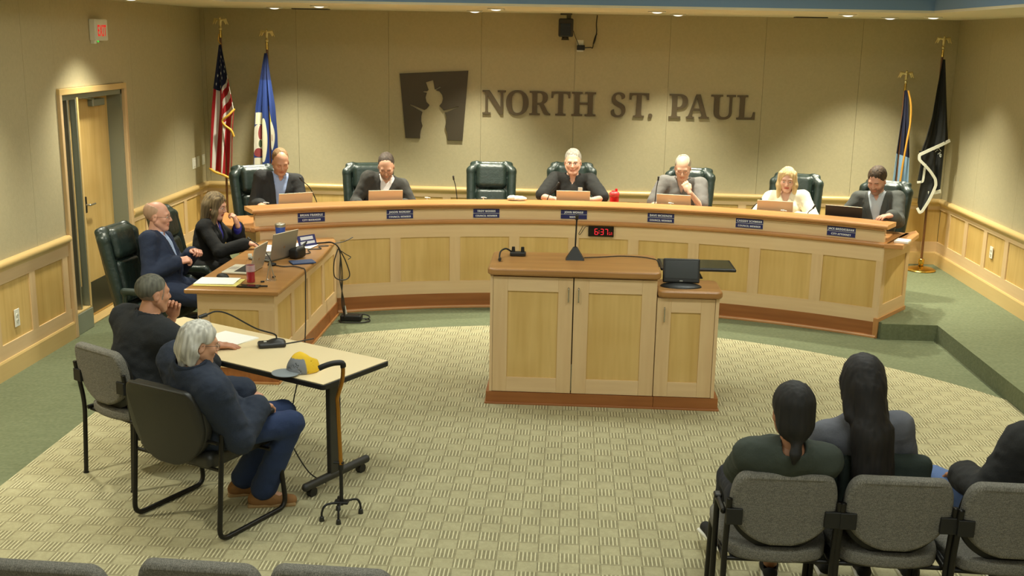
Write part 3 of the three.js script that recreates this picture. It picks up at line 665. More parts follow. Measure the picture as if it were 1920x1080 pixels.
const seatPadGeo = (() => {
  const s = new THREE.Shape(), a = 0.225;
  s.moveTo(-a * 0.75, -0.2); s.bezierCurveTo(-a * 0.3, -0.25, a * 0.3, -0.25, a * 0.75, -0.2); s.bezierCurveTo(a * 1.02, -0.15, a * 1.05, 0.1, a, 0.2); s.quadraticCurveTo(a * 0.95, 0.24, a * 0.7, 0.24); s.lineTo(-a * 0.7, 0.24); s.quadraticCurveTo(-a * 0.95, 0.24, -a, 0.2); s.bezierCurveTo(-a * 1.05, 0.1, -a * 1.02, -0.15, -a * 0.75, -0.2);
  return toCreasedNormals(new THREE.ExtrudeGeometry(s, { depth: 0.03, bevelEnabled: true, bevelSize: 0.02, bevelThickness: 0.018, bevelSegments: 4, curveSegments: 12 }).rotateX(Math.PI / 2).translate(0, 0.455, 0), 0.6);
})();
const backPadGeo = shield(0.42, 0.315, 0.02, 0.018), backShellGeo = shield(0.51, 0.42, 0.012, 0.01), backPanGeo = shield(0.44, 0.34, 0.006, 0.008);
function makeGuest(label, group, style = 'legs') {
  const t = thing('guest_chair', label, 'chair', [0, 0, 0], 0, group);
  const put = (g, z, y) => g.clone().rotateX(-0.16).translate(0, y, z);
  part(t, 'backrest', style === 'sled' ? put(shield(0.5, 0.39, 0.02, 0.018), -0.25, 0.43) : put(backPadGeo, -0.262, 0.518), style === 'sled' ? mat.chairShell : mat.chairFabric);
  part(t, 'seat', seatPadGeo, style === 'sled' ? mat.chairShell : mat.chairFabric);
  part(t, 'seat_pan', box(0.4, 0.015, 0.4, 0, 0.4, 0.01, 0.006), mat.black);
  if (style === 'sled') {
    part(t, 'back_shell', put(backShellGeo, -0.282, 0.415), mat.chairShell);
    const cu = new Soft(0.009); cu.add(rbox([0, 0.435, 0.02], [0.255, 0.045, 0.25], 0.035), 0.02); part(t, 'seat_cushion', cu.build(), mat.chairShell);
    for (const sx of [-1, 1]) {
      const x = sx * 0.315;
      part(t, 'side_frame', pipe([[x, 0.6, -0.2], [x, 0.02, -0.25], [x, 0.02, 0.28], [x, 0.6, 0.2], [x, 0.6, -0.18]], 0.014, 0.07), mat.chairFrame);
      part(t, 'armrest', box(0.05, 0.03, 0.36, x, 0.622, 0.01, 0.013), mat.black);
    }
    for (const [y, q] of [[0.4, -0.21], [0.4, 0.16], [0.56, -0.235]]) part(t, 'cross_bar', bar([-0.315, y, q], [0.315, y, q], 0.01), mat.chairFrame);
  } else {
    for (const sx of [-1, 1]) {
      const x = sx * 0.235;
      part(t, 'back_leg', [pipe([[x, 0.72, -0.285], [x, 0.45, -0.24], [x, 0.0, -0.265]], 0.0135, 0.08)], mat.chairFrame);
      part(t, 'front_leg', [pipe([[x, 0.0, 0.24], [x, 0.415, 0.2], [x, 0.415, -0.22]], 0.0135, 0.05)], mat.chairFrame);
      part(t, 'back_bracket', box(0.07, 0.075, 0.022, sx * 0.21, 0.64, -0.285, 0.004), mat.black);
      for (const q of [-0.265, 0.24]) part(t, 'glide', cyl(0.017, 0.017, 0.012, x, 0.006, q, 12), mat.black);
    }
    for (const q of [-0.2, 0.15]) part(t, 'cross_bar', bar([-0.235, 0.4, q], [0.235, 0.4, q], 0.01), mat.chairFrame);
    part(t, 'back_pan', put(backPanGeo, -0.215, 0.468), mat.black, 'black plastic back pan');
  }
  return t;
}
const face = (dx, dz) => Math.atan2(dx, dz);
// nine executive chairs: seven on the dais, two on the floor behind the side desk
const seatAt = (deg, R) => { const [x, z] = polar(deg, R); return [x, DAIS, z]; };
{
  const e0 = makeExecutive('dark green leather chair of the man in charcoal suit beside the flags');
  e0.position.set(-3.03, DAIS, -10.8); e0.rotation.y = face(0.62, 0.78);
  const E = (deg, R, turn, label) => { const [x, y, z] = seatAt(deg, R); return copy(e0, [x, y, z], turn, label); };
  E(-18.9, 6.36, face(0.3, 0.95), 'dark green leather chair behind the man in grey sweater over white collar');
  E(-7.6, 6.42, face(0.06, 1), 'empty dark green leather executive chair pulled up to the council desk');
  E(0.05, 6.46, face(0.0, 1), 'dark green leather chair of the man in black polo shirt with badge');
  E(10.6, 6.38, face(-0.3, 0.95), 'dark green leather chair of the bald man in grey short-sleeved shirt');
  E(20.6, 6.36, face(-0.3, 0.95), 'dark green leather chair of the blonde woman in cream shirt');
  E(27.7, 6.32, face(-0.62, 0.78), 'dark green leather chair of the man in grey blazer at the desk end');
  copy(e0, [-3.34, 0, -8.55], face(1, 0.12), 'black-green leather chair of the bald man in navy suit at the side desk').scale.y = 0.945;
  copy(e0, [-3.3, 0, -9.5], face(1, 0.0), 'black-green leather chair of the woman in black jacket at the side desk').scale.y = 0.945;
}
// ================================================================ PEOPLE
const add3 = (a, b, k = 1) => [a[0] + b[0] * k, a[1] + b[1] * k, a[2] + b[2] * k];
const sub3 = (a, b) => [a[0] - b[0], a[1] - b[1], a[2] - b[2]];
const len3 = a => Math.hypot(a[0], a[1], a[2]);
const nrm = a => { const l = len3(a) || 1; return [a[0] / l, a[1] / l, a[2] / l]; };
const cross = (a, b) => [a[1] * b[2] - a[2] * b[1], a[2] * b[0] - a[0] * b[2], a[0] * b[1] - a[1] * b[0]];
const dot = (a, b) => a[0] * b[0] + a[1] * b[1] + a[2] * b[2];
const lerp3 = (a, b, t) => [mix(a[0], b[0], t), mix(a[1], b[1], t), mix(a[2], b[2], t)];
const basisQ = (x, y, z) => new THREE.Quaternion().setFromRotationMatrix(new THREE.Matrix4().makeBasis(V3(...x), V3(...y), V3(...z)));
function band(c, R, r, h, q, ex = 1) {        // upright band (collar) around a local y axis; r wall, h half height
  const F = frame(q), m = R * Math.max(1, ex) + r + h;
  return { f: (x, y, z) => {
      const px = x - c[0], py = y - c[1], pz = z - c[2], a = (px * F[0] + py * F[1] + pz * F[2]), b = px * F[3] + py * F[4] + pz * F[5], d = (px * F[6] + py * F[7] + pz * F[8]) / ex;
      const w = Math.abs(Math.hypot(a, d) - R + b * 0.25) - r, v = Math.abs(b) - h; return Math.max(w, v);
    }, b: [c[0] - m, c[1] - m, c[2] - m, c[0] + m, c[1] + m, c[2] + m] };
}
// region of space given by a function, for cuts (bounded)
const region = (f, c, m) => ({ f, b: [c[0] - m, c[1] - m, c[2] - m, c[0] + m, c[1] + m, c[2] + m] });

function headGeo(o) {
  const s = new Soft(o.cell || 0.0048), w = o.wide || 1, jaw = o.jaw || 1;
  s.add(ell([0, 0.035, -0.014], [0.076 * w, 0.088, 0.096]), 0.01);
  s.add(ell([0, -0.028, 0.022], [0.062 * w, 0.086, 0.068]), 0.03);
  s.add(cone([-0.052 * w * jaw, -0.045, 0.0], [-0.02 * w, -0.098, 0.052], 0.02, 0.017), 0.03).add(cone([0.052 * w * jaw, -0.045, 0.0], [0.02 * w, -0.098, 0.052], 0.02, 0.017), 0.03);
  s.add(ell([0, -0.096, 0.062], [0.026 * jaw, 0.02, 0.022]), 0.02);
  s.add(cone([-0.034, 0.024, 0.074], [0.034, 0.024, 0.074], 0.014, 0.014), 0.02);
  s.add(ell([-0.04, -0.022, 0.058], [0.024, 0.022, 0.022]), 0.02).add(ell([0.04, -0.022, 0.058], [0.024, 0.022, 0.022]), 0.02);
  s.cut(ell([-0.031, 0.006, 0.098], [0.019, 0.011, 0.02]), 0.012).cut(ell([0.031, 0.006, 0.098], [0.019, 0.011, 0.02]), 0.012);
  s.add(cone([0, 0.014, 0.086], [0, -0.024, 0.104], 0.0085, 0.0115), 0.008).add(ell([-0.011, -0.03, 0.094], [0.008, 0.007, 0.01]), 0.006).add(ell([0.011, -0.03, 0.094], [0.008, 0.007, 0.01]), 0.006);
  s.add(ell([-0.031, 0.004, 0.074], [0.0135, 0.0125, 0.0125]), 0.003).add(ell([0.031, 0.004, 0.074], [0.0135, 0.0125, 0.0125]), 0.003);
  s.add(ell([0, -0.0555, 0.083], [0.023, 0.0055, 0.010]), 0.006).add(ell([0, -0.067, 0.081], [0.019, 0.006, 0.010]), 0.006);
  s.cut(ell([0, -0.0612, 0.096], [0.024, o.open ? 0.006 : 0.0022, 0.010]), 0.003);
  for (const k of [-1, 1]) { const q = rotE(0.15, k * 0.35, k * 0.12); s.add(ell([k * 0.077 * w, -0.004, -0.012], [0.008, 0.032, 0.019], q), 0.008); s.cut(ell([k * 0.087 * w, 0.0, -0.006], [0.006, 0.018, 0.009], q), 0.004); }
  const sk = new THREE.Color(o.skin), lip = new THREE.Color(o.lip || o.skin).multiply(new THREE.Color(0.86, 0.66, 0.64)), brow = new THREE.Color(o.brow || 0x4a3a2a), red = sk.clone().multiply(new THREE.Color(1.0, 0.86, 0.82));
  const st = o.stubble ? new THREE.Color(o.stubble) : null, buzz = o.buzz ? new THREE.Color(o.buzz) : null;
  return s.build((x, y, z, C) => {
    C.copy(sk); const n = 0.5 + 0.5 * perlin.noise(x * 60, y * 60, z * 60);
    C.lerp(red, 0.3 * n);
    const ex = Math.abs(x) - 0.031;
    if (z > 0.06 && y < -0.05 && y > -0.074 && Math.abs(x) < 0.025) C.copy(lip);
    if (st && y < -0.03 && z > -0.01 && !(y > -0.073 && Math.abs(x) < 0.022 && y < -0.05) && (Math.abs(x) < 0.03 ? true : y < -0.05 + (0.08 - z) * 0.4)) C.lerp(st, 0.45 + 0.4 * n);
    if (z > 0.068 && Math.abs(ex) < 0.0115 && Math.abs(y - 0.004) < 0.0065 && Math.hypot(ex, y - 0.004, z - 0.074) < 0.016) { C.setRGB(0.72, 0.7, 0.66); if (Math.hypot(ex, y - 0.003) < 0.0062) C.set(o.iris || 0x3a2c20); if (o.down) C.copy(red).multiplyScalar(0.85); }
    if (z > 0.05 && Math.abs(y - 0.0245 - 0.04 * Math.min(0, 0.03 - Math.abs(x))) < 0.0052 && Math.abs(x) > 0.012 && Math.abs(x) < 0.047) C.lerp(brow, 0.75);
    if (buzz && y > -0.03 && (z < 0.052 + 0.2 * Math.min(0, y - 0.075) || y > 0.1) && !(Math.abs(x) > 0.068 && y < 0.035 && z > -0.04)) C.lerp(buzz, 0.65 + 0.3 * n);
  });
}
function hairGeo(o) {
  const s = new Soft(o.cell || 0.0055), up = o.line || 0, vol = o.vol || 0, t = o.type;
  const own = ['short', 'thin', 'sides'].includes(t);
  if (own) s.add(ell([0, 0.044 + vol * 0.4, -0.026 - up * 0.6], [0.0805 + vol * 0.8, 0.09 + vol, 0.1 + vol]), 0.01); else s.add(ell([0, 0.044 + vol * 0.4, -0.016], [0.0825 + vol, 0.092 + vol, 0.102 + vol]), 0.01);
  if (t === 'long') {
    for (const k of [-1, 1]) { s.add(cone([k * 0.066, 0.07, 0.02], [k * 0.082, -0.05, 0.032], 0.03, 0.026), 0.03).add(cone([k * 0.082, -0.05, 0.032], [k * (o.wideEnd || 0.078), -(o.drop || 0.2), 0.035], 0.028, 0.02), 0.03).add(cone([k * 0.05, 0.0, -0.06], [k * 0.06, -(o.drop || 0.2), -0.055], 0.05, 0.035), 0.03); }
    s.add(cone([0, 0, -0.08], [0, -(o.drop || 0.2), -0.08], 0.05, 0.035), 0.03);
  }
  if (t === 'bun') { s.add(ell([0, -0.03, -0.045], [0.08, 0.085, 0.08]), 0.03).add(cone([0, -0.09, -0.08], [0.012, -0.15, -0.105], 0.026, 0.02), 0.02).add(cone([0.012, -0.15, -0.105], [0.015, -0.185, -0.1], 0.022, 0.012), 0.02); }
  if (t === 'waist') {
    s.add(ell([0, -0.01, -0.05], [0.08, 0.09, 0.08]), 0.03).add(cone([0, 0, -0.085], [-0.01, -0.2, -0.135], 0.07, 0.075), 0.04).add(cone([-0.01, -0.2, -0.135], [-0.03, -0.46, -0.165], 0.07, 0.065), 0.04);
    s.add(cone([-0.06, -0.16, -0.14], [-0.105, -0.5, -0.155], 0.04, 0.03), 0.03).add(cone([0.03, -0.16, -0.14], [0.035, -0.45, -0.17], 0.045, 0.035), 0.03);
    s.add(cone([-0.07, 0.02, 0.0], [-0.08, -0.15, -0.08], 0.03, 0.03), 0.03).add(cone([0.07, 0.02, 0.0], [0.075, -0.12, -0.09], 0.03, 0.025), 0.03);
  }
  if (t === 'shaggy') { s.add(ell([0, -0.015, -0.05], [0.085, 0.085, 0.078]), 0.03).add(cone([-0.06, -0.02, -0.05], [-0.058, -0.095, -0.055], 0.034, 0.024), 0.03).add(cone([0.06, -0.02, -0.05], [0.058, -0.085, -0.05], 0.034, 0.024), 0.03).add(cone([0, -0.03, -0.08], [0, -0.11, -0.075], 0.045, 0.03), 0.03); }
  // face opening
  if (t === 'long') s.cut(ell([0, -0.05 + up, 0.1], [0.056, 0.125, 0.085]), 0.012).cut(rbox([0, -0.2, 0.05], [0.048, 0.2, 0.09], 0.02), 0.012);
  else if (t === 'waist' || t === 'bun') s.cut(ell([0, -0.05 + up, 0.1], [0.066, 0.125, 0.08]), 0.01);
  else {
    s.cut(ell([0, -0.045 + up, 0.1], [0.074, 0.108, 0.072 + up * 0.4]), 0.02);
    s.cut(rbox([0, -0.06, 0.09], [0.2, 0.075, 0.082], 0.01), 0.008);
    if (t !== 'shaggy') s.cut(rbox([0, -0.16 + (o.nape || 0), 0], [0.2, 0.1, 0.2], 0.01), 0.008);
    for (const k of [-1, 1]) s.cut(ell([k * 0.09, -0.012, -0.01], [0.03, 0.04, 0.026]), 0.006);
  }
  if (t === 'sides') s.cut(ell([0, 0.15, 0.035], [0.074, o.bald || 0.085, 0.125]), 0.01);
  if (t === 'thin') s.cut(ell([0, 0.14, 0.075], [0.06, 0.06, 0.075]), 0.02);
  const fr = o.strand || 90, am = o.rough || 0.0032;
  s.warp((d, x, y, z) => d + am * perlin.noise(x * fr, y * 9 + 3, z * fr) + am * 0.8 * perlin.noise(x * fr * 0.4, y * 5, z * fr * 0.4));
  const a = new THREE.Color(o.color), b = new THREE.Color(o.color2 || o.color);
  return s.build((x, y, z, C) => { const n = 0.5 + 0.5 * perlin.noise(x * 70, y * 6 + (z > 0 ? 4 : 0), z * 70); C.copy(a).lerp(b, Math.max(0, Math.min(1, n * 1.6 - 0.3))); });
}
function handGeo(side, curl, skin, thumbIn = 0.3, spread = 1) {       // side +1 thumb towards +x
  const s = new Soft(0.0042); const X = side;
  s.add(rbox([0, 0, 0.045], [0.039, 0.0135, 0.044], 0.0125), 0.01).add(cone([0, 0, -0.03], [0, 0, 0.03], 0.026, 0.024), 0.02).add(ell([X * 0.022, -0.008, 0.03], [0.016, 0.014, 0.028]), 0.01);
  const L = [0.074, 0.082, 0.076, 0.06];
  for (let f = 0; f < 4; f++) {
    let p = [X * (0.0295 - 0.0195 * f), 0, 0.084 - Math.abs(f - 1.2) * 0.004], a = 0.05; const seg = [0.46, 0.3, 0.24], dx = X * (0.05 - 0.04 * f) * spread;
    for (let k = 0; k < 3; k++) {
      a += curl * (k === 0 ? 0.75 : 1.05) * (1 + 0.06 * f); const l = L[f] * seg[k], e = [p[0] + dx * l, p[1] - Math.sin(a) * l, p[2] + Math.cos(a) * l];
      s.add(cone(p, e, 0.0098 - k * 0.0009, 0.0092 - k * 0.0011), 0.004); p = e;
    }
  }
  const b = [X * 0.03, -0.006, 0.018], m = [X * (0.058 - 0.018 * thumbIn), -0.012 - 0.012 * thumbIn, 0.052], e = [X * (0.066 - 0.045 * thumbIn), -0.018 - 0.022 * thumbIn, 0.083];
  s.add(cone(b, m, 0.0145, 0.011), 0.006).add(cone(m, e, 0.0108, 0.0088), 0.004);
  const sk = new THREE.Color(skin), red = sk.clone().multiply(new THREE.Color(1, 0.84, 0.8));
  return s.build((x, y, z, C) => C.copy(sk).lerp(red, 0.35 + 0.35 * perlin.noise(x * 80, y * 80, z * 80) + (z > 0.1 ? 0.15 : 0)));
}
const skinMat = PM(0xffffff, 0.5, { vertexColors: true, sheen: 0.15 });
const hairMat = M(0xffffff, 0.72, { vertexColors: true });
const cloth = (c, r = 0.9) => M(c, r, { bumpMap: bumpFine, bumpScale: 0.0008 });
const specMat = M(0x5a5048, 0.35, { metalness: 0.4 });
const handCache = {}, moved = (g, q, p) => { const h = g.clone(); h.applyQuaternion(q); h.translate(...p); return h; };

function person(o) {
  const root = o.hip.slice(); root[1] = o.floor || 0;
  const t = thing('person', o.label, 'person', root, 0);
  const W = p => sub3(p, root), f = o.fat || 1, sc = o.size || 1, fem = !!o.fem;
  const hip = W(o.hip), bodyDir = nrm([o.dir[0], 0, o.dir[1]]);
  // head
  const hs = o.headSize || 1, look = nrm(o.look), hup0 = o.headUp || [0, 1, 0];
  const hx = nrm(cross(hup0, look)), hu = nrm(cross(look, hx)), hq = basisQ(hx, hu, look);
  const top = W(o.top), hc = add3(add3(top, hu, -0.128 * hs), look, 0.012 * hs);
  const nb = add3(add3(hc, hu, -0.1 * hs), look, -0.03); nb[1] -= o.neck ?? (fem ? 0.05 : 0.042);            // base of the neck
  const u = nrm(sub3(nb, hip)), L = len3(sub3(nb, hip));
  const tw = o.twist || 0, fd = [bodyDir[0] * Math.cos(tw) + bodyDir[2] * Math.sin(tw), 0, bodyDir[2] * Math.cos(tw) - bodyDir[0] * Math.sin(tw)];
  const xl = nrm(cross(u, fd)), n = nrm(cross(xl, u)), tq = basisQ(xl, u, n);
  const px = nrm(cross([0, 1, 0], bodyDir)), pq = basisQ(px, [0, 1, 0], bodyDir);
  const T = (x, y, z) => add3(add3(add3(hip, xl, x), u, y), n, z);                  // torso coordinates
  const sw = (fem ? 0.158 : 0.182) * sc;
  const sho = [add3(T(sw, L - 0.05 - (o.drop || 0), (o.fwdL || 0)), [0, 0, 0]), add3(T(-sw, L - 0.05 - (o.drop || 0), (o.fwdR || 0)), [0, 0, 0])];   // left, right
  const torso = (s, e, k = 0.05) => {
    s.add(ell(add3(hip, [0, 1, 0], 0.0), [0.165 * f * sc + e, 0.105 + e, 0.12 * f + e], pq), k);
    s.add(ell(T(0, L * 0.36, 0.012 + 0.02 * (f - 1)), [0.148 * f * sc + e, 0.155 + e, 0.105 * f + e], tq), k);
    s.add(ell(T(0, L * 0.68, 0.0), [(fem ? 0.142 : 0.16) * sc * (0.5 + 0.5 * f) + e, 0.15 + e, 0.106 * (0.6 + 0.4 * f) + e], tq), k);
    if (fem) s.add(ell(T(0.06, L * 0.68, 0.085), [0.055 + e, 0.055 + e, 0.045 + e], tq), 0.04).add(ell(T(-0.06, L * 0.68, 0.085), [0.055 + e, 0.055 + e, 0.045 + e], tq), 0.04);
    s.add(cone(T(0, L - 0.035, -0.005), sho[0], 0.055 + e, 0.046 + e), 0.05).add(cone(T(0, L - 0.035, -0.005), sho[1], 0.055 + e, 0.046 + e), 0.05);
    return s;
  };
  const AU = 0.285 * sc, AF = 0.25 * sc, arms = [o.L, o.R].map((a, i) => {
    const S = sho[i]; let w = W(a.hand); let d = sub3(w, S), l = len3(d); const mx = AU + AF - 0.012;
    if (l > mx) { w = add3(S, d, mx / l); d = sub3(w, S); l = mx; }
    const c = (AU * AU - AF * AF + l * l) / (2 * l), h = Math.sqrt(Math.max(0, AU * AU - c * c)), dn = nrm(d);
    let hint = a.elbow || add3([0, -1, 0], xl, i ? -0.5 : 0.5); hint = nrm(add3(hint, dn, -dot(hint, dn)));
    const E = add3(add3(S, dn, c), hint, h); return { S, E, w };
  });
  const arm = (s, i, e, from, to, slack = 0, kb = 0.03) => {          // from..to along the arm: 0 shoulder, 1 elbow, 2 wrist
    const { S, E, w } = arms[i], fr = fem ? 0.82 : 1, r = [0.047 * f ** 0.5, 0.039, 0.028].map(q => q * fr * sc + e);
    const at = q => q <= 1 ? [lerp3(S, E, q), mix(r[0], r[1], q)] : [lerp3(E, w, q - 1), mix(r[1], r[2] + slack, q - 1)];
    const A = at(from), M1 = at(Math.min(1, to)); s.add(cone(A[0], M1[0], A[1], M1[1]), kb);
    if (to > 1) { const B = at(1), C = at(to); s.add(cone(B[0], C[0], B[1], C[1]), 0.03); }
    return s;
  };
  const legs = [o.legL, o.legR].map((g, i) => {
    const H = add3(hip, px, (i ? -1 : 1) * 0.09), K = W(g.knee), A = W(g.foot); return { H, K, A: [A[0], A[1] + 0.085, A[2]], toe: nrm([g.toe[0], 0, g.toe[1]]) };
  });
  const leg = (s, i, e, to = 2, flare = 0) => {
    const { H, K, A } = legs[i], fr = fem ? 0.92 : 1;
    s.add(cone(H, K, 0.088 * f ** 0.5 * fr + e, 0.058 * fr + e), 0.05);
    const E2 = lerp3(K, A, Math.min(1, to - 1)); s.add(cone(K, E2, 0.056 * fr + e, mix(0.056, 0.038, to - 1) * fr + e + flare), 0.03); return s;
  };
  // ---- body: one continuous mesh (trunk and limbs, head and hands merged in)
  const skin = new THREE.Color(o.skin), flat = (x, y, z, C) => C.copy(skin);
  const B = new Soft(0.015); torso(B, -0.008);
  B.add(cone(add3(nb, u, -0.04), add3(hc, hu, -0.05), (fem ? 0.047 : 0.058) * f ** 0.4, (fem ? 0.045 : 0.055)), 0.02);
  for (const i of [0, 1]) { arm(B, i, -0.004, 0, 2); leg(B, i, -0.008); B.add(cone(legs[i].A, add3(add3(legs[i].A, legs[i].toe, 0.13), [0, -0.05, 0]), 0.036, 0.028), 0.02); }
  const list = [B.build(flat)];
  const neck = new Soft(0.007); neck.add(cone(add3(nb, u, -0.03), add3(add3(hc, hu, -0.055), look, -0.012), (fem ? 0.05 : 0.06) * f ** 0.4, fem ? 0.047 : 0.056), 0.02); list.push(neck.build(flat));
  const hg = headGeo({ ...o.face, skin: o.skin }); hg.scale(hs, hs, hs); list.push(moved(hg, hq, hc));
  [o.L, o.R].forEach((a, i) => {
    const { E, w } = arms[i], z = nrm(a.dir || sub3(w, E)); let y = a.back || [0, 1, 0]; y = nrm(add3(y, z, -dot(y, z)));
    const x = cross(y, z), key = i + '|' + (a.curl ?? 0.35) + '|' + (a.thumb ?? 0.3) + '|' + o.skin;
    const g = handCache[key] = handCache[key] || handGeo(i ? 1 : -1, a.curl ?? 0.35, o.skin, a.thumb ?? 0.3);
    const k = fem ? 0.88 : 0.98; list.push(moved(g.clone().scale(k, k, k), basisQ(x, y, z), w));
    arms[i].hq = basisQ(x, y, z);
  });
  const body = part(t, 'body', mergeGeometries(list), skinMat);
  const headLocal = (name, geo, m, label) => { const h = geo.clone(); h.scale(hs, hs, hs); return part(t, name, moved(h, hq, hc), m, label); };
  if (o.hair) headLocal('hair', hairGeo(o.hair), hairMat);
  if (o.beard) { const s = new Soft(0.005); s.add(ell([0, -0.088, 0.052], [0.044, 0.036, 0.05]), 0.01).add(ell([0, -0.047, 0.086], [0.024, 0.008, 0.012]), 0.01).cut(ell([0, -0.062, 0.1], [0.019, 0.011, 0.03]), 0.005); s.warp((d, x, y, z) => d + 0.0015 * perlin.noise(x * 160, y * 160, z * 160)); headLocal('beard', s.build(), M(o.beard, 0.9)); }
  if (o.glasses) {
    const gl = []; for (const k of [-1, 1]) { gl.push(new THREE.TorusGeometry(0.021, 0.0011, 6, 22).scale(1.12, 0.8, 1).translate(k * 0.031, 0.004, 0.096)); gl.push(pipe([[k * 0.054, 0.008, 0.095], [k * 0.075, 0.008, 0.085], [k * 0.081, 0.008, -0.01], [k * 0.08, -0.012, -0.03]], 0.0013, 0.01, 6)); }
    gl.push(bar([-0.009, 0.009, 0.097], [0.009, 0.009, 0.097], 0.0017)); headLocal('glasses', merge(gl), specMat);
  }
  // ---- clothes
  const wr = (s, a = 0.004) => s.warp((d, x, y, z) => d + a * perlin.noise(x * 14 + 5, y * 20, z * 14) + a * 0.6 * perlin.noise(x * 34, y * 40 + 9, z * 34));
  const cc = o.wear, nbT = y => L - y;
  const V = (w0, len, z0 = 0) => region((x, y, z) => {          // front neck opening: a wedge below the throat
    const p = sub3([x, y, z], hip), a = dot(p, xl), b = L - dot(p, u), c = dot(p, n); return Math.max(Math.abs(a) - w0 * (1 - b / len), -(c - z0), b - len) * 0.8;
  }, T(0, L - 0.1, 0.1), 0.35 + len);
  const neckHole = (s, r = 0.064) => s.cut(cone(add3(nb, u, -0.02), add3(nb, u, 0.16), r * f ** 0.4, r * 1.05 * f ** 0.4), 0.008);
  const nq = basisQ(xl, u, n);
  const collar = (m, open, h = 0.022, R = fem ? 0.056 : 0.066) => {
    const s = new Soft(0.0055), c = add3(nb, u, 0.0); s.add(band(c, R * f ** 0.4, 0.0055, h, nq, 1.05), 0.002);
    s.add(cone(T(R * 0.55, L - 0.012, R * 0.8), T(R * 0.75, L - 0.07, R * 1.15), 0.011, 0.006), 0.01).add(cone(T(-R * 0.55, L - 0.012, R * 0.8), T(-R * 0.75, L - 0.07, R * 1.15), 0.011, 0.006), 0.01);
    if (open) s.cut(V(open, 0.16, 0), 0.003); return part(t, 'collar', s.build(), m);
  };
  const dress = (name, m, e, sleeve, opts = {}) => {
    const s = new Soft(opts.cell || 0.0105); torso(s, e); if (sleeve) for (const i of [0, 1]) arm(s, i, e + 0.004 + (opts.loose || 0), 0, sleeve, opts.slack || 0.008, opts.blend);
    if (opts.belly) s.add(ell(T(0, L * 0.34, 0.04), [0.15 * f + e, 0.15, 0.1 * f + e], tq), 0.05);
    neckHole(s, opts.hole); if (opts.v) s.cut(V(opts.v[0], opts.v[1], 0), 0.006);
    if (opts.extra) opts.extra(s); wr(s, opts.wrinkle ?? 0.004); return part(t, name, s.build(), m);
  };
  const trousers = (m, flare = 0.012, to = 1.93) => { const s = new Soft(0.012); s.add(ell(hip, [0.17 * f * sc, 0.115, 0.125 * f], pq), 0.04); for (const i of [0, 1]) leg(s, i, 0.01, to, flare); wr(s, 0.005); part(t, 'trousers', s.build(), m); };
  const shoes = (m, sole, low) => { for (const i of [0, 1]) { const { A, toe } = legs[i], y0 = A[1] - 0.085, s = new Soft(0.0075), P = (d, y) => [A[0] + toe[0] * d, y0 + y, A[2] + toe[2] * d];
    s.add(cone(P(-0.045, 0.042), P(0.05, 0.042), 0.036, 0.04), 0.03).add(cone(P(0.05, 0.04), P(0.165, 0.03), 0.042, 0.032), 0.03); if (!low) s.add(cone(P(-0.02, 0.05), P(-0.005, 0.1), 0.042, 0.046), 0.03);
    s.cut(rbox(P(0.05, -0.094), [0.4, 0.1, 0.4], 0.001), 0.004); if (low) s.cut(cone(P(-0.015, 0.07), P(0.01, 0.15), 0.034, 0.05), 0.008);
    const sh = part(t, 'shoe', s.build(), m); const q = new THREE.Quaternion().setFromUnitVectors(V3(0, 0, 1), V3(...toe));
    const so = box(0.088, 0.024, 0.27, 0, 0.012, 0.055, 0.012); so.applyQuaternion(q).translate(A[0], y0, A[2]); part(sh, 'sole', so, sole); } };
  if (cc.type === 'suit') {
    const sh = cc.shirtMat; dress('shirt', sh, 0.006, 1.94, { v: cc.tie ? null : [0.03, 0.07], wrinkle: 0.002, slack: 0.004 }); collar(sh, cc.tie ? 0 : 0.022, 0.02);
    if (cc.tie) part(t, 'tie', (() => { const s = new Soft(0.006); s.add(cone(T(0, L - 0.045, 0.085 * f), T(0, L - 0.3, 0.125 * f + 0.02), 0.018, 0.03), 0.01); return s.build(); })(), cc.tie);
    const J = dress('jacket', cc.mat, 0.016, 1.86, { v: cc.v || [0.085, 0.42], loose: 0.003, slack: 0.014, hole: 0.07, wrinkle: 0.0045 });
    const lp = new Soft(0.0085); torso(lp, 0.0215); neckHole(lp, 0.075); const v0 = cc.v || [0.085, 0.42];
    lp.cut(V(v0[0] - 0.004, v0[1] - 0.02, 0), 0.003);
    lp.cut(region((x, y, z) => { const p = sub3([x, y, z], hip), a = Math.abs(dot(p, xl)), b = L - dot(p, u), c = dot(p, n), w = v0[0] * (1 - b / v0[1]); return -Math.max(a - w - 0.052 * Math.min(1, 0.35 + b * 6), b - v0[1] * 0.9, -c + 0.01, -b - 0.02); }, T(0, L * 0.5, 0), 0.7), 0.002);
    part(t, 'lapels', lp.build(), cc.mat);
  } else if (cc.type === 'sweater') {
    dress('shirt', cc.shirtMat, 0.005, 0, { wrinkle: 0.001, v: [0.025, 0.05] }); collar(cc.shirtMat, 0.035, 0.024);
    dress('sweater', cc.mat, 0.016, 1.88, { v: [0.075, 0.2], hole: 0.068, slack: 0.012, wrinkle: 0.005 });
  } else if (cc.type === 'tee') {
    dress('shirt', cc.mat, 0.014, cc.sleeve || 0.75, { hole: cc.hole || 0.068, v: cc.v, loose: 0.014, slack: 0.02, wrinkle: 0.0045, belly: cc.belly, blend: cc.blend });
    if (cc.collar) collar(cc.collarMat || cc.mat, cc.open ?? 0.03, 0.02);
  } else if (cc.type === 'coat') {
    dress('jacket', cc.mat, 0.024, 1.9, { hole: 0.074, loose: 0.006, slack: 0.018, wrinkle: 0.007, belly: cc.belly, blend: 0.09 }); collar(cc.mat, 0.04, 0.036, 0.078);
  }
  if (cc.blouse) { dress('blouse', cc.blouse, 0.005, 0, { wrinkle: 0.001 }); }
  trousers(cc.legs, cc.flare, cc.legTo); shoes(cc.shoes || mat.black, cc.sole || mat.black, cc.low);
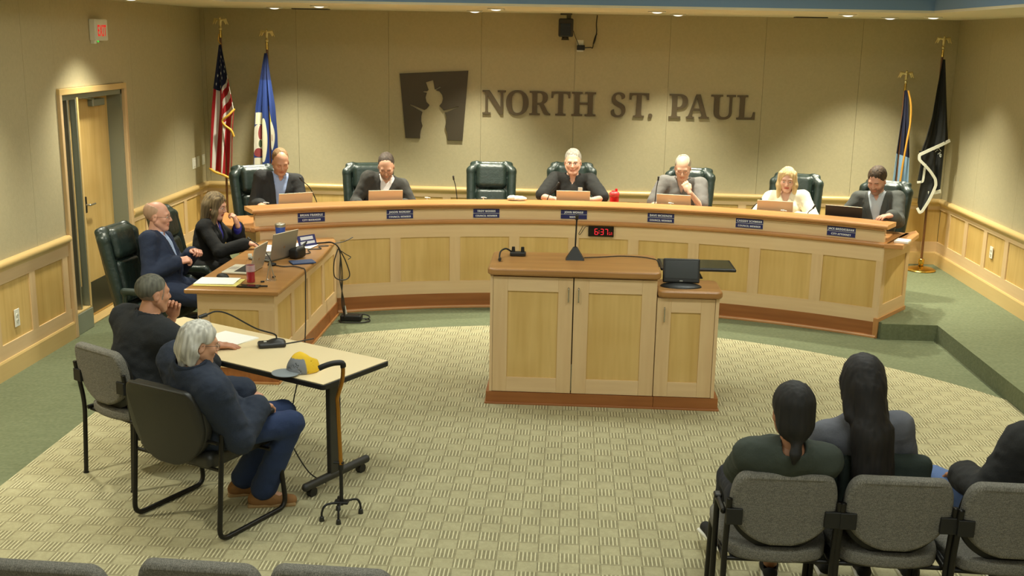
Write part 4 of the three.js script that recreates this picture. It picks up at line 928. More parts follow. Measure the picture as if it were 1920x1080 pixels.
  if (cc.badge) { const p = T(cc.badge[0], L + cc.badge[1], 0), b = box(0.045, 0.07, 0.004, 0, 0, 0, 0.002); b.applyQuaternion(tq); const z = 0.125 * f; b.translate(...add3(p, n, z)); part(t, 'badge', b, mat.whitePlastic, 'white badge'); }
  if (o.watch !== undefined) { const { E, w } = arms[o.watch], z = nrm(sub3(w, E)), c = add3(w, z, -0.03); const g = new THREE.TorusGeometry(0.032, 0.006, 8, 20).scale(1, 1, 2); g.applyQuaternion(new THREE.Quaternion().setFromUnitVectors(V3(0, 0, 1), V3(...z))); g.translate(...c); part(t, 'wristwatch', g, o.watchMat || mat.steel); }
  return { t, T, L, sho, arms, hip, root, hc, hq, n, u, xl };
}
{
  const P = (deg, R, y) => { const [x, z] = polar(deg, R); return [x, y, z]; };
  const inw = deg => { const a = deg * Math.PI / 180; return [-Math.sin(a), Math.cos(a)]; };
  // legs of somebody sitting at the council desk: knees under the worktop, feet on the dais
  const deskLegs = (hip, d) => { const n = nrm([d[0], 0, d[1]]), x = [n[2], 0, -n[0]], k = s => add3(add3([hip[0], 0.15 + 0.5, hip[2]], n, 0.36), x, s * 0.11), f = s => add3(add3([hip[0], 0.15, hip[2]], n, 0.3), x, s * 0.12);
    return { legL: { knee: k(1), foot: f(1), toe: d }, legR: { knee: k(-1), foot: f(-1), toe: d } }; };
  const blackCloth = cloth(0x1d1d1c), darkTrouser = cloth(0x22211f);
  const councillor = o => person({ floor: DAIS, ...deskLegs(o.hip, o.dir), ...o });
  // 1 man in charcoal suit
  councillor({ label: 'balding man in charcoal suit and light blue shirt looking down at a laptop', hip: [-2.99, 0.72, -10.78], dir: [0.5, 0.87], top: [-2.85, 1.508, -10.69], look: [0.42, -0.42, 0.85], skin: 0xcf9d80,
    face: { down: true, brow: 0x8a6a4a }, hair: { type: 'thin', color: 0x785a3c, color2: 0x9a7a52, line: 0.018 }, fat: 1.06,
    R: { hand: [-3.0, 1.0, -10.45], dir: [0.4, 0.0, 0.9], curl: 0.7, elbow: [-0.5, -1, -0.4] }, L: { hand: [-2.74, 0.97, -10.52], curl: 0.4, elbow: [0.5, -1, -0.2] },
    wear: { type: 'suit', mat: cloth(0x2c2c2c), shirtMat: cloth(0x9fb0d6, 0.7), legs: darkTrouser } });
  // 2 man in grey sweater
  councillor({ label: 'man with short dark hair in grey sweater over white collar reading a laptop', hip: P(-18.9, 6.36, 0.72), dir: inw(-18), top: [-1.85, 1.452, -10.95], look: [0.12, -0.52, 0.85], skin: 0xd0a489, fat: 1.08,
    face: { down: true, brow: 0x3a2c22, stubble: 0x77685c }, hair: { type: 'short', color: 0x2f261f, color2: 0x54463a, line: 0.016, vol: 0.0015 }, glasses: true,
    R: { hand: [-2.1, 0.985, -10.74], dir: [0.75, -0.1, 0.6], curl: 0.5, elbow: [-0.6, -1, -0.3] }, L: { hand: [-1.66, 0.99, -10.86], dir: [0.1, -0.05, 1], curl: 0.8, elbow: [0.6, -1, -0.3] },
    wear: { type: 'sweater', mat: cloth(0x3d3c38), shirtMat: cloth(0xe6e0dc, 0.7), legs: darkTrouser } });
  // 4 man in black polo
  councillor({ label: 'grey-haired man with glasses in black polo shirt with white badge', hip: P(0.05, 6.42, 0.72), dir: [0, 1], top: [0.034, 1.512, -11.43], look: [-0.03, -0.1, 1], skin: 0xd6a88e, fat: 1.16, headSize: 1.03, face: { brow: 0xa09080, jaw: 1.1, wide: 1.03 },
    hair: { type: 'short', color: 0x6f6a60, color2: 0xa39d90, vol: 0.004, line: 0.008 }, glasses: true,
    R: { hand: [-0.12, 1.03, -11.1], dir: [0.8, -0.2, 0.3], curl: 0.5, elbow: [-1, -0.55, 0.15] }, L: { hand: [0.19, 1.03, -11.1], dir: [-0.8, -0.2, 0.3], curl: 0.5, elbow: [1, -0.55, 0.15] }, watch: 0,
    wear: { type: 'tee', mat: cloth(0x1c1c1a), sleeve: 0.92, collar: true, hole: 0.07, v: [0.035, 0.08], legs: darkTrouser, badge: [0.085, -0.11] } });
  // 5 bald man, hand at mouth
  councillor({ label: 'bald man with glasses in grey short-sleeved shirt resting a hand at his mouth', hip: P(10.5, 6.36, 0.72), dir: inw(10), top: [1.15, 1.488, -11.2], look: [-0.12, -0.42, 0.9], skin: 0xd8b096, fat: 1.12, face: { brow: 0x9a8a78, down: true }, glasses: true,
    hair: { type: 'sides', color: 0x8a8070, color2: 0xb0a694, bald: 0.1 }, twist: 0,
    L: { hand: [1.2, 1.17, -11.0], dir: [-0.42, 0.75, -0.35], back: [-0.2, 0.3, 1], curl: 1.15, thumb: 0.8, elbow: [0.5, -1, 0.1] }, R: { hand: [0.94, 1.03, -11.0], dir: [0.6, -0.1, 0.6], curl: 0.5, elbow: [-0.7, -1, -0.1] },
    wear: { type: 'tee', mat: cloth(0x6d6a66), sleeve: 0.85, collar: true, open: 0.05, hole: 0.072, v: [0.05, 0.13], legs: darkTrouser } });
  // 6 blonde woman
  councillor({ label: 'blonde woman with shoulder-length hair in cream button shirt speaking', hip: P(20.6, 6.34, 0.715), dir: inw(20), top: [2.165, 1.428, -10.97], look: [-0.2, -0.25, 0.95], skin: 0xdaae96, fem: true, fat: 0.95, headSize: 0.95, face: { brow: 0x8a6a48, open: true, lip: 0xc87868 },
    hair: { type: 'long', color: 0xb89660, color2: 0xe6d2a0, drop: 0.2, line: 0.008, strand: 110 },
    L: { hand: [2.22, 0.96, -10.7], curl: 0.5, elbow: [1, -0.7, 0] }, R: { hand: [2.02, 0.96, -10.76], curl: 0.5, elbow: [-1, -0.7, 0] },
    wear: { type: 'tee', mat: cloth(0xf2ead0, 0.8), sleeve: 1.88, collar: true, open: 0.045, hole: 0.058, v: [0.045, 0.12], legs: darkTrouser } });
  // 7 man in grey blazer
  councillor({ label: 'dark-haired man in grey blazer and pale shirt with wristwatch at the desk end', hip: P(28.7, 6.28, 0.72), dir: [-0.45, 0.89], top: [2.925, 1.478, -10.6], look: [-0.5, -0.4, 0.77], skin: 0xd2a28a, fat: 1.02, face: { brow: 0x3a2a20, stubble: 0x7a5c4a, down: true },
    hair: { type: 'short', color: 0x2c2219, color2: 0x5a4632, vol: 0.006, line: 0.008 }, watch: 0, watchMat: mat.black,
    L: { hand: [2.99, 1.092, -10.2], dir: [-0.9, -0.03, 0.35], curl: 0.25, thumb: 0.2, elbow: [0.5, -1, -0.4] }, R: { hand: [2.58, 1.0, -10.5], dir: [0.2, -0.2, 0.9], curl: 0.5, elbow: [-0.5, -1, -0.3] },
    wear: { type: 'suit', mat: cloth(0x4b4d49), shirtMat: cloth(0xbfc6cc, 0.75), legs: darkTrouser, v: [0.085, 0.36] } });
  // navy suit at the side desk
  person({ label: 'bald man with glasses in navy suit and light blue shirt with clasped hands', hip: [-3.28, 0.585, -8.58], dir: [1, -0.04], top: [-3.345, 1.29, -8.655], look: [1, -0.05, -0.12], skin: 0xd7a189, fat: 1.22, headSize: 0.98, face: { brow: 0x9a8068, jaw: 1.1 }, glasses: true,
    hair: { type: 'sides', color: 0xb08e74, color2: 0xc09c82, bald: 0.13, vol: -0.003, rough: 0.001 },
    R: { hand: [-3.13, 0.83, -8.5], dir: [0.75, 0.1, -0.6], back: [0.2, 1, 0.5], curl: 0.95, thumb: 0.6, elbow: [-0.5, -1, 0.5] }, L: { hand: [-3.1, 0.86, -8.76], dir: [0.7, 0.25, 0.6], back: [0, 1, -0.5], curl: 0.95, thumb: 0.6, elbow: [-0.5, -1, -0.5] },
    legL: { knee: [-2.9, 0.52, -8.72], foot: [-2.95, 0, -8.74], toe: [1, 0] }, legR: { knee: [-2.9, 0.52, -8.46], foot: [-2.95, 0, -8.44], toe: [1, 0] },
    wear: { type: 'suit', mat: cloth(0x1f2940), shirtMat: cloth(0xa9bde0, 0.7), legs: cloth(0x1f2940), v: [0.085, 0.4] } });
  // woman in black jacket
  person({ label: 'woman with long highlighted hair in black jacket, chin on hand, writing', hip: [-3.3, 0.575, -9.56], dir: [1, 0.05], top: [-3.165, 1.232, -9.61], look: [1, -0.2, 0.05], skin: 0xd9a48a, fem: true, fat: 1.0, headSize: 0.97, face: { brow: 0x4a3424, lip: 0xb86a60 }, glasses: true,
    hair: { type: 'long', color: 0x3a2b1b, color2: 0x84704c, drop: 0.24, line: 0.0, strand: 80, vol: 0.004 },
    R: { hand: [-2.84, 0.815, -9.42], dir: [0.9, -0.1, -0.1], curl: 0.8, thumb: 0.7, elbow: [-0.2, -1, 0.7] }, L: { hand: [-2.99, 0.955, -9.62], dir: [-0.25, 0.9, 0.1], back: [1, 0.2, 0], curl: 0.9, thumb: 0.6, elbow: [0.6, -1, -0.2] },
    legL: { knee: [-2.93, 0.51, -9.66], foot: [-2.95, 0, -9.68], toe: [1, 0] }, legR: { knee: [-2.93, 0.51, -9.46], foot: [-2.95, 0, -9.45], toe: [1, 0] },
    wear: { type: 'suit', mat: cloth(0x121212), shirtMat: cloth(0x2c2a8c, 0.6), legs: blackCloth, v: [0.06, 0.26] } });
  // man in dark shirt at the folding table
  const d = person({ label: 'man with grey crew cut in dark uniform shirt resting chin on hand', hip: [-2.57, 0.57, -6.13], dir: [0.54, -0.84], top: [-2.45, 1.238, -6.2], look: [0.72, -0.06, -0.69], skin: 0xb98668, fat: 1.34, size: 1.05, neck: 0.025, drop: 0.035, headSize: 0.95, face: { brow: 0x3a3028, buzz: 0x6f6c62, jaw: 1.05 },
    hair: { type: 'short', color: 0x45443b, color2: 0x6e6c5f, vol: -0.002, rough: 0.0012, strand: 50, nape: 0.01, line: -0.01 }, watch: 1,
    R: { hand: [-2.15, 0.765, -6.36], dir: [0.93, -0.06, -0.3], curl: 0.12, thumb: 0.1, elbow: [0.4, -0.3, 0.8] }, L: { hand: [-2.42, 0.93, -6.42], dir: [0.25, 0.9, 0.15], back: [-0.2, 0.2, -1], curl: 0.9, thumb: 0.5, elbow: [-0.6, -1, 0] },
    legL: { knee: [-2.4, 0.5, -6.62], foot: [-2.4, 0, -6.7], toe: [0.54, -0.84] }, legR: { knee: [-2.2, 0.5, -6.48], foot: [-2.22, 0, -6.55], toe: [0.54, -0.84] },
    wear: { type: 'tee', mat: cloth(0x1e2124), sleeve: 0.95, blend: 0.08, collar: true, legs: cloth(0x22242a), hole: 0.07 } });
  { const p = add3(lerp3(d.arms[1].S, d.arms[1].E, 0.42), nrm([0.84, 0.15, 0.54]), 0.079), g = box(0.008, 0.085, 0.07, 0, 0, 0, 0.003); g.applyQuaternion(new THREE.Quaternion().setFromUnitVectors(V3(1, 0, 0), V3(...nrm([0.84, 0.15, 0.54])))); g.translate(...p); part(d.t, 'shoulder_patch', g, M(0xb8bcc8, 0.8), 'pale blue and white shoulder patch'); }
  // old man in navy jacket
  person({ label: 'white-haired man in navy jacket, jeans and tan shoes seated by the cane', neck: 0.01, size: 1.04, drop: 0.03, hip: [-1.945, 0.525, -5.55], dir: [0.66, -0.75], top: [-1.9, 1.168, -5.42], look: [0.8, -0.16, -0.58], skin: 0xc79678, fat: 1.3, headSize: 0.95, face: { brow: 0xc0b8a8, jaw: 1.05 }, glasses: true,
    hair: { type: 'shaggy', color: 0x96938a, color2: 0xd8d5ca, vol: 0.003, rough: 0.006, strand: 60, line: 0.01 },
    R: { hand: [-1.66, 0.66, -5.58], dir: [0.55, -0.2, -0.8], curl: 0.7, thumb: 0.5, elbow: [0.3, -1, 0.3] }, L: { hand: [-1.78, 0.66, -5.8], dir: [0.7, -0.2, 0.2], curl: 0.6, elbow: [-0.8, -0.6, -0.5] },
    legL: { knee: [-1.6, 0.52, -5.88], foot: [-1.86, 0, -5.88], toe: [0.95, -0.3] }, legR: { knee: [-1.5, 0.53, -5.68], foot: [-1.7, 0, -5.74], toe: [0.97, -0.2] },
    wear: { type: 'coat', mat: cloth(0x222b3b), legs: cloth(0x26365a), shoes: M(0x8a6236, 0.8), sole: M(0x9a7c50, 0.8), belly: true, flare: 0.025 } });
  // audience
  const seat = { floor: 0 };
  person({ label: 'woman with dark hair in a low ponytail wearing a dark green tee', hip: [0.96, 0.56, -4.79], dir: [0, -1], top: [0.978, 1.232, -4.47], look: [-0.12, -0.05, -1], skin: 0xa87656, fem: true, fat: 1.06, drop: 0.035, headSize: 1.0, face: { brow: 0x1a1410 },
    hair: { type: 'bun', color: 0x080706, color2: 0x1a1612, vol: 0.006 },
    L: { hand: [0.84, 0.66, -5.02], dir: [0.6, -0.1, -0.7], curl: 0.5, elbow: [-0.6, -1, 0.3] }, R: { hand: [1.1, 0.66, -4.98], dir: [-0.6, -0.1, -0.7], curl: 0.5, elbow: [0.8, -1, 0.4] },
    legL: { knee: [0.84, 0.54, -5.12], foot: [0.84, 0.07, -5.32], toe: [-0.35, -1] }, legR: { knee: [1.06, 0.5, -5.12], foot: [1.07, 0, -5.14], toe: [0.1, -1] },
    wear: { type: 'tee', mat: cloth(0x353c34), sleeve: 0.95, legs: cloth(0x1e2028), shoes: M(0x161616, 0.8), sole: mat.whitePlastic, low: true, legTo: 1.72, hole: 0.05, blend: 0.06 } });
  const w2 = person({ label: 'woman with waist-length straight black hair in a grey shirt', hip: [1.42, 0.56, -4.83], dir: [0.03, -1], top: [1.322, 1.295, -4.7], look: [-0.1, -0.02, -1], skin: 0xa87656, fem: true, fat: 1.0, drop: 0.02, headSize: 1.0, face: { brow: 0x1a1410 },
    hair: { type: 'waist', color: 0x080606, color2: 0x1c1613, vol: 0.008, cell: 0.0075, strand: 100, rough: 0.004 },
    L: { hand: [1.3, 0.66, -5.02], dir: [0.5, -0.1, -0.8], curl: 0.5, elbow: [-0.6, -1, 0.3] }, R: { hand: [1.52, 0.66, -5.02], dir: [-0.5, -0.1, -0.8], curl: 0.5, elbow: [0.6, -1, 0.3] },
    legL: { knee: [1.33, 0.5, -5.16], foot: [1.36, 0, -5.22], toe: [0, -1] }, legR: { knee: [1.53, 0.5, -5.16], foot: [1.55, 0, -5.2], toe: [0.1, -1] },
    wear: { type: 'tee', mat: cloth(0x64666e), sleeve: 0.95, legs: cloth(0x20242a), shoes: M(0x1a1a1a, 0.8), sole: mat.whitePlastic, low: true, hole: 0.062 } });
  { const s = new Soft(0.011), h = w2.hip; s.add(rbox([h[0] + 0.02, h[1] + 0.17, h[2] + 0.19], [0.2, 0.14, 0.045], 0.04), 0.03).add(cone([h[0] - 0.16, h[1] + 0.16, h[2] + 0.1], [h[0] - 0.2, h[1] - 0.05, h[2] + 0.05], 0.06, 0.05), 0.04).add(cone([h[0] + 0.18, h[1] + 0.16, h[2] + 0.1], [h[0] + 0.22, h[1] - 0.05, h[2] + 0.03], 0.06, 0.05), 0.04);
    s.warp((q, x, y, z) => q + 0.006 * perlin.noise(x * 18, y * 18, z * 18)); part(w2.t, 'jacket_around_waist', s.build(), cloth(0x29332d), 'dark green jacket around the waist'); }
  person({ label: 'person in dark jacket and blue jeans reaching an arm to one knee', hip: [2.1, 0.56, -4.78], dir: [-0.1, -1], top: [2.22, 1.2, -4.7], look: [-0.2, -0.1, -1], skin: 0xa87656, fat: 1.1, face: { brow: 0x1a1410 }, hair: { type: 'short', color: 0x14110e, color2: 0x2a241e, vol: 0.004 },
    L: { hand: [1.9, 0.66, -4.95], dir: [-0.35, -0.3, -0.9], curl: 0.5, elbow: [-0.5, -1, 0.5] }, R: { hand: [2.3, 0.66, -4.96], curl: 0.5, elbow: [1, -0.6, 0.3] },
    legL: { knee: [1.83, 0.56, -5.12], foot: [1.78, 0, -5.2], toe: [0, -1] }, legR: { knee: [2.2, 0.5, -5.14], foot: [2.22, 0, -5.2], toe: [0.1, -1] },
    wear: { type: 'coat', mat: cloth(0x232322), legs: cloth(0x5a719e), shoes: M(0x1a1a1a, 0.8), sole: mat.whitePlastic } });
}
// guest chairs
{
  const g0 = makeGuest('grey fabric guest chair of the man in dark uniform shirt', undefined); g0.position.set(-2.55, 0, -6.2); g0.rotation.y = face(0.54, -0.84);
  const G = (x, z, t, label, group) => copy(g0, [x, 0, z], t, label, group);
  const c1 = G(0.965, -4.72, Math.PI, 'grey fabric guest chair of the woman with the low ponytail');
  part(c1, 'arm_post', [pipe([[0.262, 0.0, -0.1], [0.262, 0.66, -0.12], [0.255, 0.655, -0.27]], 0.0135, 0.03), box(0.035, 0.02, 0.05, 0.262, 0.668, -0.125, 0.008)], mat.chairFrame);
  G(1.455, -4.71, Math.PI - 0.02, 'grey fabric guest chair of the woman with waist-length hair');
  G(1.945, -4.68, Math.PI - 0.03, 'grey fabric guest chair of the person in dark jacket and jeans');
  for (const x of [-0.77, -1.235, -1.76]) G(x, -3.7 + (x < -1.5 ? 0.05 : 0), Math.PI - 0.04, 'empty grey fabric guest chair of the back row', 'empty guest chairs of the back row');
  const s = makeGuest('dark guest chair with armrests and sled base of the white-haired man', undefined, 'sled'); s.position.set(-1.96, 0, -5.6); s.rotation.y = face(0.44, -0.9);
}
// ================================================================ THINGS ON THE WALLS
const signBrown = M(0x463d2c, 0.6), letterBrown = M(0x5e5038, 0.6);
{ // emblem plaque with a snowman cut out of it
  const q = (X, Y) => new THREE.Vector2(-1.98 + 0.000866 * (X - 75), 2.21 - 0.000855 * (Y - 130));
  const pts = [[150, 985], [75, 130], [985, 75], [915, 1005], [720, 1003], [718, 950], [708, 890], [685, 820], [700, 770], [705, 710], [692, 655], [682, 632], [712, 628], [862, 560], [854, 546], [690, 598], [665, 604], [640, 578], [608, 545], [640, 505], [655, 450], [645, 400], [605, 348], [558, 338], [626, 302], [612, 286], [545, 326], [521, 204], [418, 236], [456, 338], [440, 352], [384, 352], [384, 370], [432, 376], [415, 440], [428, 498], [468, 540], [432, 588], [405, 602], [208, 527], [206, 545], [372, 634], [358, 690], [356, 760], [375, 820], [352, 880], [342, 940], [342, 985]];
  const g = new THREE.ExtrudeGeometry(new THREE.Shape(pts.map(p => q(...p))), { depth: 0.02, bevelEnabled: true, bevelSize: 0.002, bevelThickness: 0.002, bevelSegments: 1 });
  solo('emblem_plaque', g.translate(0, 0, ZB + 0.004), signBrown, 'dark brown wall plaque with a snowman in a top hat cut out', 'sign');
}
{ // raised lettering
  const font = await new FontLoader().loadAsync('fonts/droid/droid_serif_bold.typeface.json');
  const t = thing('wall_lettering', 'brown raised serif letters spelling NORTH ST. PAUL on the back wall', 'sign', [0, 1.772, ZB]);
  const L = [['N', 904.7, 949], ['O', 949.5, 992], ['R', 993.5, 1033.5], ['T', 1034.5, 1070.5], ['H', 1073, 1118.5], ['S', 1147, 1174.5], ['T', 1181, 1218], ['.', 1217.5, 1225], ['P', 1255.5, 1290.5], ['A', 1288, 1330.5], ['U', 1333, 1378.5], ['L', 1381.5, 1416]];
  for (const [c, u0, u1] of L) {
    const g = new TextGeometry(c, { font, size: 0.3, depth: 0.022, curveSegments: 8, bevelEnabled: false }); g.computeBoundingBox(); const b = g.boundingBox;
    const x0 = -1.022 + (u0 - 905) * 0.006094, x1 = -1.022 + (u1 - 905) * 0.006094, h = c === '.' ? 0.05 : ('OS'.includes(c) ? 0.282 : c === 'U' ? 0.277 : 0.272);
    g.translate(-b.min.x, -b.min.y, 0); g.scale((x1 - x0) / (b.max.x - b.min.x), h / (b.max.y - b.min.y), 1); g.translate(x0, 'OSU.'.includes(c) ? -0.005 : 0, 0.002);
    part(t, 'letter', g, letterBrown);
  }
}
{ // exit sign
  const t = thing('exit_sign', 'lit EXIT sign with red letters above the door', 'sign', [XL, 2.545, -9.88]);
  part(t, 'housing', box(0.062, 0.19, 0.26, 0.032, 0.095, 0, 0.01), mat.whitePlastic);
  const tex = canvasTex(256, 192, (c, w, h) => { c.fillStyle = '#dfe0cf'; c.fillRect(0, 0, w, h); c.fillStyle = '#f0202a'; c.font = 'bold 150px sans-serif'; c.textAlign = 'center'; c.textBaseline = 'middle'; c.save(); c.translate(w / 2, h / 2 + 8); c.scale(0.62, 1); c.fillText('EXIT', 0, 0); c.restore(); });
  const em = canvasTex(256, 192, (c, w, h) => { c.fillStyle = '#000'; c.fillRect(0, 0, w, h); c.fillStyle = '#ff1522'; c.font = 'bold 150px sans-serif'; c.textAlign = 'center'; c.textBaseline = 'middle'; c.save(); c.translate(w / 2, h / 2 + 8); c.scale(0.62, 1); c.fillText('EXIT', 0, 0); c.restore(); });
  part(t, 'face', new THREE.PlaneGeometry(0.245, 0.175).rotateY(Math.PI / 2).translate(0.0645, 0.095, 0), M(0xffffff, 0.5, { map: tex, emissive: 0xffffff, emissiveMap: em, emissiveIntensity: 0.7 }));
  part(t, 'indicator', ball(0.007, 0.05, -0.006, 0.06), M(0x0a2a10, 0.4, { emissive: 0x20ff50, emissiveIntensity: 1.5 }), 'small green indicator lamp');
  part(t, 'bracket', box(0.04, 0.03, 0.05, 0.02, -0.012, 0.09, 0.008), mat.whitePlastic);
}
function plate(name, label, cat, x, y, z, ry, w, h, kind, group) {
  const t = thing(name, label, cat, [x, y, z], ry, group); part(t, 'plate', box(w, h, 0.007, 0, 0, 0.0035, 0.003), mat.whitePlastic);
  if (kind === 'switch') part(t, 'rocker', box(w * 0.42, h * 0.55, 0.008, 0, 0, 0.009, 0.003), M(0xf4f0e2, 0.4));
  else for (const s of [-1, 1]) { const f = part(t, 'socket', cyl(0.016, 0.016, 0.006, 0, 0, 0, 18).rotateX(Math.PI / 2).translate(0, s * 0.02, 0.008), M(0xe0dcc8, 0.4)); part(f, 'slots', [box(0.002, 0.008, 0.002, -0.006, s * 0.02, 0.0115), box(0.002, 0.008, 0.002, 0.006, s * 0.02, 0.0115)], mat.black); }
}
plate('light_switch', 'white double rocker switch plate on the door wall, beside the american flag', 'switch', XL, 1.17, -12.31, Math.PI / 2, 0.12, 0.125, 'switch');
plate('light_switch', 'middle white switch plate of three on the door wall', 'switch', XL, 1.175, -12.45, Math.PI / 2, 0.085, 0.125, 'switch');
plate('light_switch', 'small white switch plate closest to the corner behind the american flag', 'switch', XL, 1.18, -12.63, Math.PI / 2, 0.085, 0.12, 'switch');
plate('power_outlet', 'white power outlet on the wainscot between the front corner and the door', 'outlet', XL + 0.004, 0.43, -8.08, Math.PI / 2, 0.075, 0.14, 'outlet');
plate('power_outlet', 'white power outlet on the wainscot past the black flag', 'outlet', XR - 0.004, 0.61, -11.08, -Math.PI / 2, 0.075, 0.12, 'outlet');
{ // camera hanging from the soffit, with its power supply
  const t = thing('ceiling_camera', 'black box camera hanging from the soffit over the back wall', 'camera', [-0.085, CEIL, -12.5]);
  part(t, 'mount', [box(0.13, 0.02, 0.1, 0, -0.01, 0, 0.004), box(0.05, 0.05, 0.05, 0.03, -0.04, 0, 0.006)], mat.darkSteel);
  part(t, 'housing', box(0.165, 0.2, 0.14, 0, -0.155, 0, 0.018), mat.charcoal);
  part(t, 'front', box(0.12, 0.14, 0.012, -0.005, -0.175, 0.07, 0.006), mat.blackGloss);
  part(t, 'lens', [cyl(0.035, 0.045, 0.04, -0.005, -0.27, 0.01, 20)], mat.blackGloss);
  part(t, 'indicator', ball(0.006, 0.045, -0.075, 0.062), M(0x222222, 0.3, { emissive: 0xffffff, emissiveIntensity: 1 }));
  const p = thing('power_outlet', 'white power outlet with plugged black adapter under the ceiling camera', 'outlet', [0.08, 2.56, ZB], 0);
  part(p, 'plate', box(0.075, 0.13, 0.01, 0, 0, 0.005, 0.003), mat.whitePlastic); part(p, 'adapter', box(0.09, 0.055, 0.05, 0.008, -0.02, 0.035, 0.008), mat.black);
  solo('camera_cable', tube([[0.13, 2.54, -12.69], [0.2, 2.545, -12.69], [0.22, 2.54, -12.67], [0.235, 2.62, -12.68], [0.265, 2.7, -12.69], [0.245, 2.66, -12.68], [0.225, 2.58, -12.69], [0.245, 2.62, -12.67], [0.26, 2.72, -12.68], [0.255, 2.8, -12.69], [0.262, 2.9, -12.69]], 0.006, 7, 60), mat.black, 'looped black cable running from the adapter up to the soffit', 'cable');
  solo('camera_cable', tube([[0.0, 2.72, -12.5], [0.02, 2.66, -12.6], [0.05, 2.6, -12.68], [0.06, 2.56, -12.69]], 0.004, 6, 24), mat.black, 'thin black lead between the ceiling camera and its adapter', 'cable');
}
solo('rail_fitting', [cyl(0.028, 0.028, 0.012, 0, 0, 0, 20).rotateX(Math.PI / 2), cyl(0.014, 0.014, 0.02, 0, 0, 0.008, 16).rotateX(Math.PI / 2)], mat.black, 'small round black fitting on the chair rail behind the council desk', 'fitting', [2.75, 0.885, ZB + 0.055]);

// ================================================================ FLAGS
function drape(rows, slant, depth, folds, ph, thick = 0.006) {       // rows [y, xl, xr] from the top; closed sheet with folds
  const nu = 36, nv = 44, pos = [], uv = [], idx = [], R = v => { const k = v * (rows.length - 1), i = Math.min(rows.length - 2, Math.floor(k)), t = k - i; return rows[i].map((a, j) => mix(a, rows[i + 1][j], t)); };
  const y0 = rows[0][0], y1 = rows[rows.length - 1][0];
  for (const side of [0, 1]) for (let j = 0; j <= nv; j++) for (let i = 0; i <= nu; i++) {
    const v = j / nv, u = i / nu, [y, xl, xr] = R(v), w = Math.min(1, (xr - xl) / 0.2);
    const f = Math.sin(u * Math.PI * 2 * folds + ph + Math.sin(v * 3 + ph) * 0.5), z = depth * w * (f + 0.35 * Math.sin(u * Math.PI * 4.6 * folds + 1.7)) ;
    pos.push(xl + (xr - xl) * u + 0.18 * (xr - xl) / folds * Math.cos(u * Math.PI * 2 * folds + ph) * 0.35, y - slant * (u - 0.5) * (v * v), z - (side ? thick : 0)); uv.push(u, 1 - (y0 - y) / (y0 - y1));
  }
  const N = (nu + 1) * (nv + 1), q = (a, b, c, d) => idx.push(a, b, c, a, c, d);
  for (let j = 0; j < nv; j++) for (let i = 0; i < nu; i++) { const a = j * (nu + 1) + i, b = a + nu + 1; q(a, b, b + 1, a + 1); q(N + a, N + a + 1, N + b + 1, N + b); }
  for (let j = 0; j < nv; j++) { const a = j * (nu + 1), b = a + nu + 1; q(a, N + a, N + b, b); const c = a + nu, d = b + nu; q(c, d, N + d, N + c); }
  for (let i = 0; i < nu; i++) { const a = nv * (nu + 1) + i; q(a, N + a, N + a + 1, a + 1); }
  const g = new THREE.BufferGeometry(); g.setAttribute('position', new THREE.Float32BufferAttribute(pos, 3)); g.setAttribute('uv', new THREE.Float32BufferAttribute(uv, 2)); g.setIndex(idx); g.computeVertexNormals(); return g;
}
const eagleMat = M(0xdccb94, 0.3, { metalness: 0.9 });
const eagleGeo = (() => {            // spread-winged eagle finial on a ball
  const s = new Soft(0.006); s.add(ell([0, 0.055, 0], [0.018, 0.035, 0.018]), 0.01).add(ell([0, 0.1, 0.008], [0.011, 0.014, 0.014]), 0.01).add(cone([0, 0.1, 0.02], [0, 0.096, 0.03], 0.005, 0.003), 0.004).add(cone([0, 0.03, -0.004], [0, 0.0, -0.012], 0.016, 0.01), 0.01);
  for (const k of [-1, 1]) s.add(cone([k * 0.015, 0.075, 0], [k * 0.06, 0.085, -0.005], 0.012, 0.01), 0.01).add(cone([k * 0.06, 0.085, -0.005], [k * 0.085, 0.03, -0.01], 0.011, 0.006), 0.01).add(cone([k * 0.04, 0.08, -0.005], [k * 0.06, 0.035, -0.01], 0.012, 0.008), 0.01);
  s.add(ell([0, -0.018, 0], [0.02, 0.02, 0.02]), 0.006); return s.build();
})();
function flagstand(label, x, z, topY) {
  const t = thing('flagpole', label, 'flag', [x, DAIS, z]); const H = topY - DAIS;
  part(t, 'base', lathe([[0, 0.035], [0.02, 0.04], [0.03, 0.075], [0.034, 0.12], [0.024, 0.135], [0.016, 0.135], [0.016, 0.04], [0.016, 0.0], [0.16, 0.0], [0.165, 0.012], [0.13, 0.03], [0.05, 0.042], [0.03, 0.05]].reverse().map(p => p), 36), mat.brass, 'polished brass base');
  part(t, 'pole', cyl(0.0125, 0.0135, H - 0.23, 0, (H - 0.23) / 2 + 0.03, 0, 16), M(0x6a4322, 0.35));
  part(t, 'ferrule', [cyl(0.011, 0.014, 0.1, 0, H - 0.17, 0, 16)], mat.brass);
  part(t, 'eagle_finial', eagleGeo.clone().translate(0, H - 0.105, 0), eagleMat, 'brass eagle finial');
  return t;
}
const fabric = (tex, c = 0xffffff) => M(c, 0.75, { map: tex, side: THREE.DoubleSide });
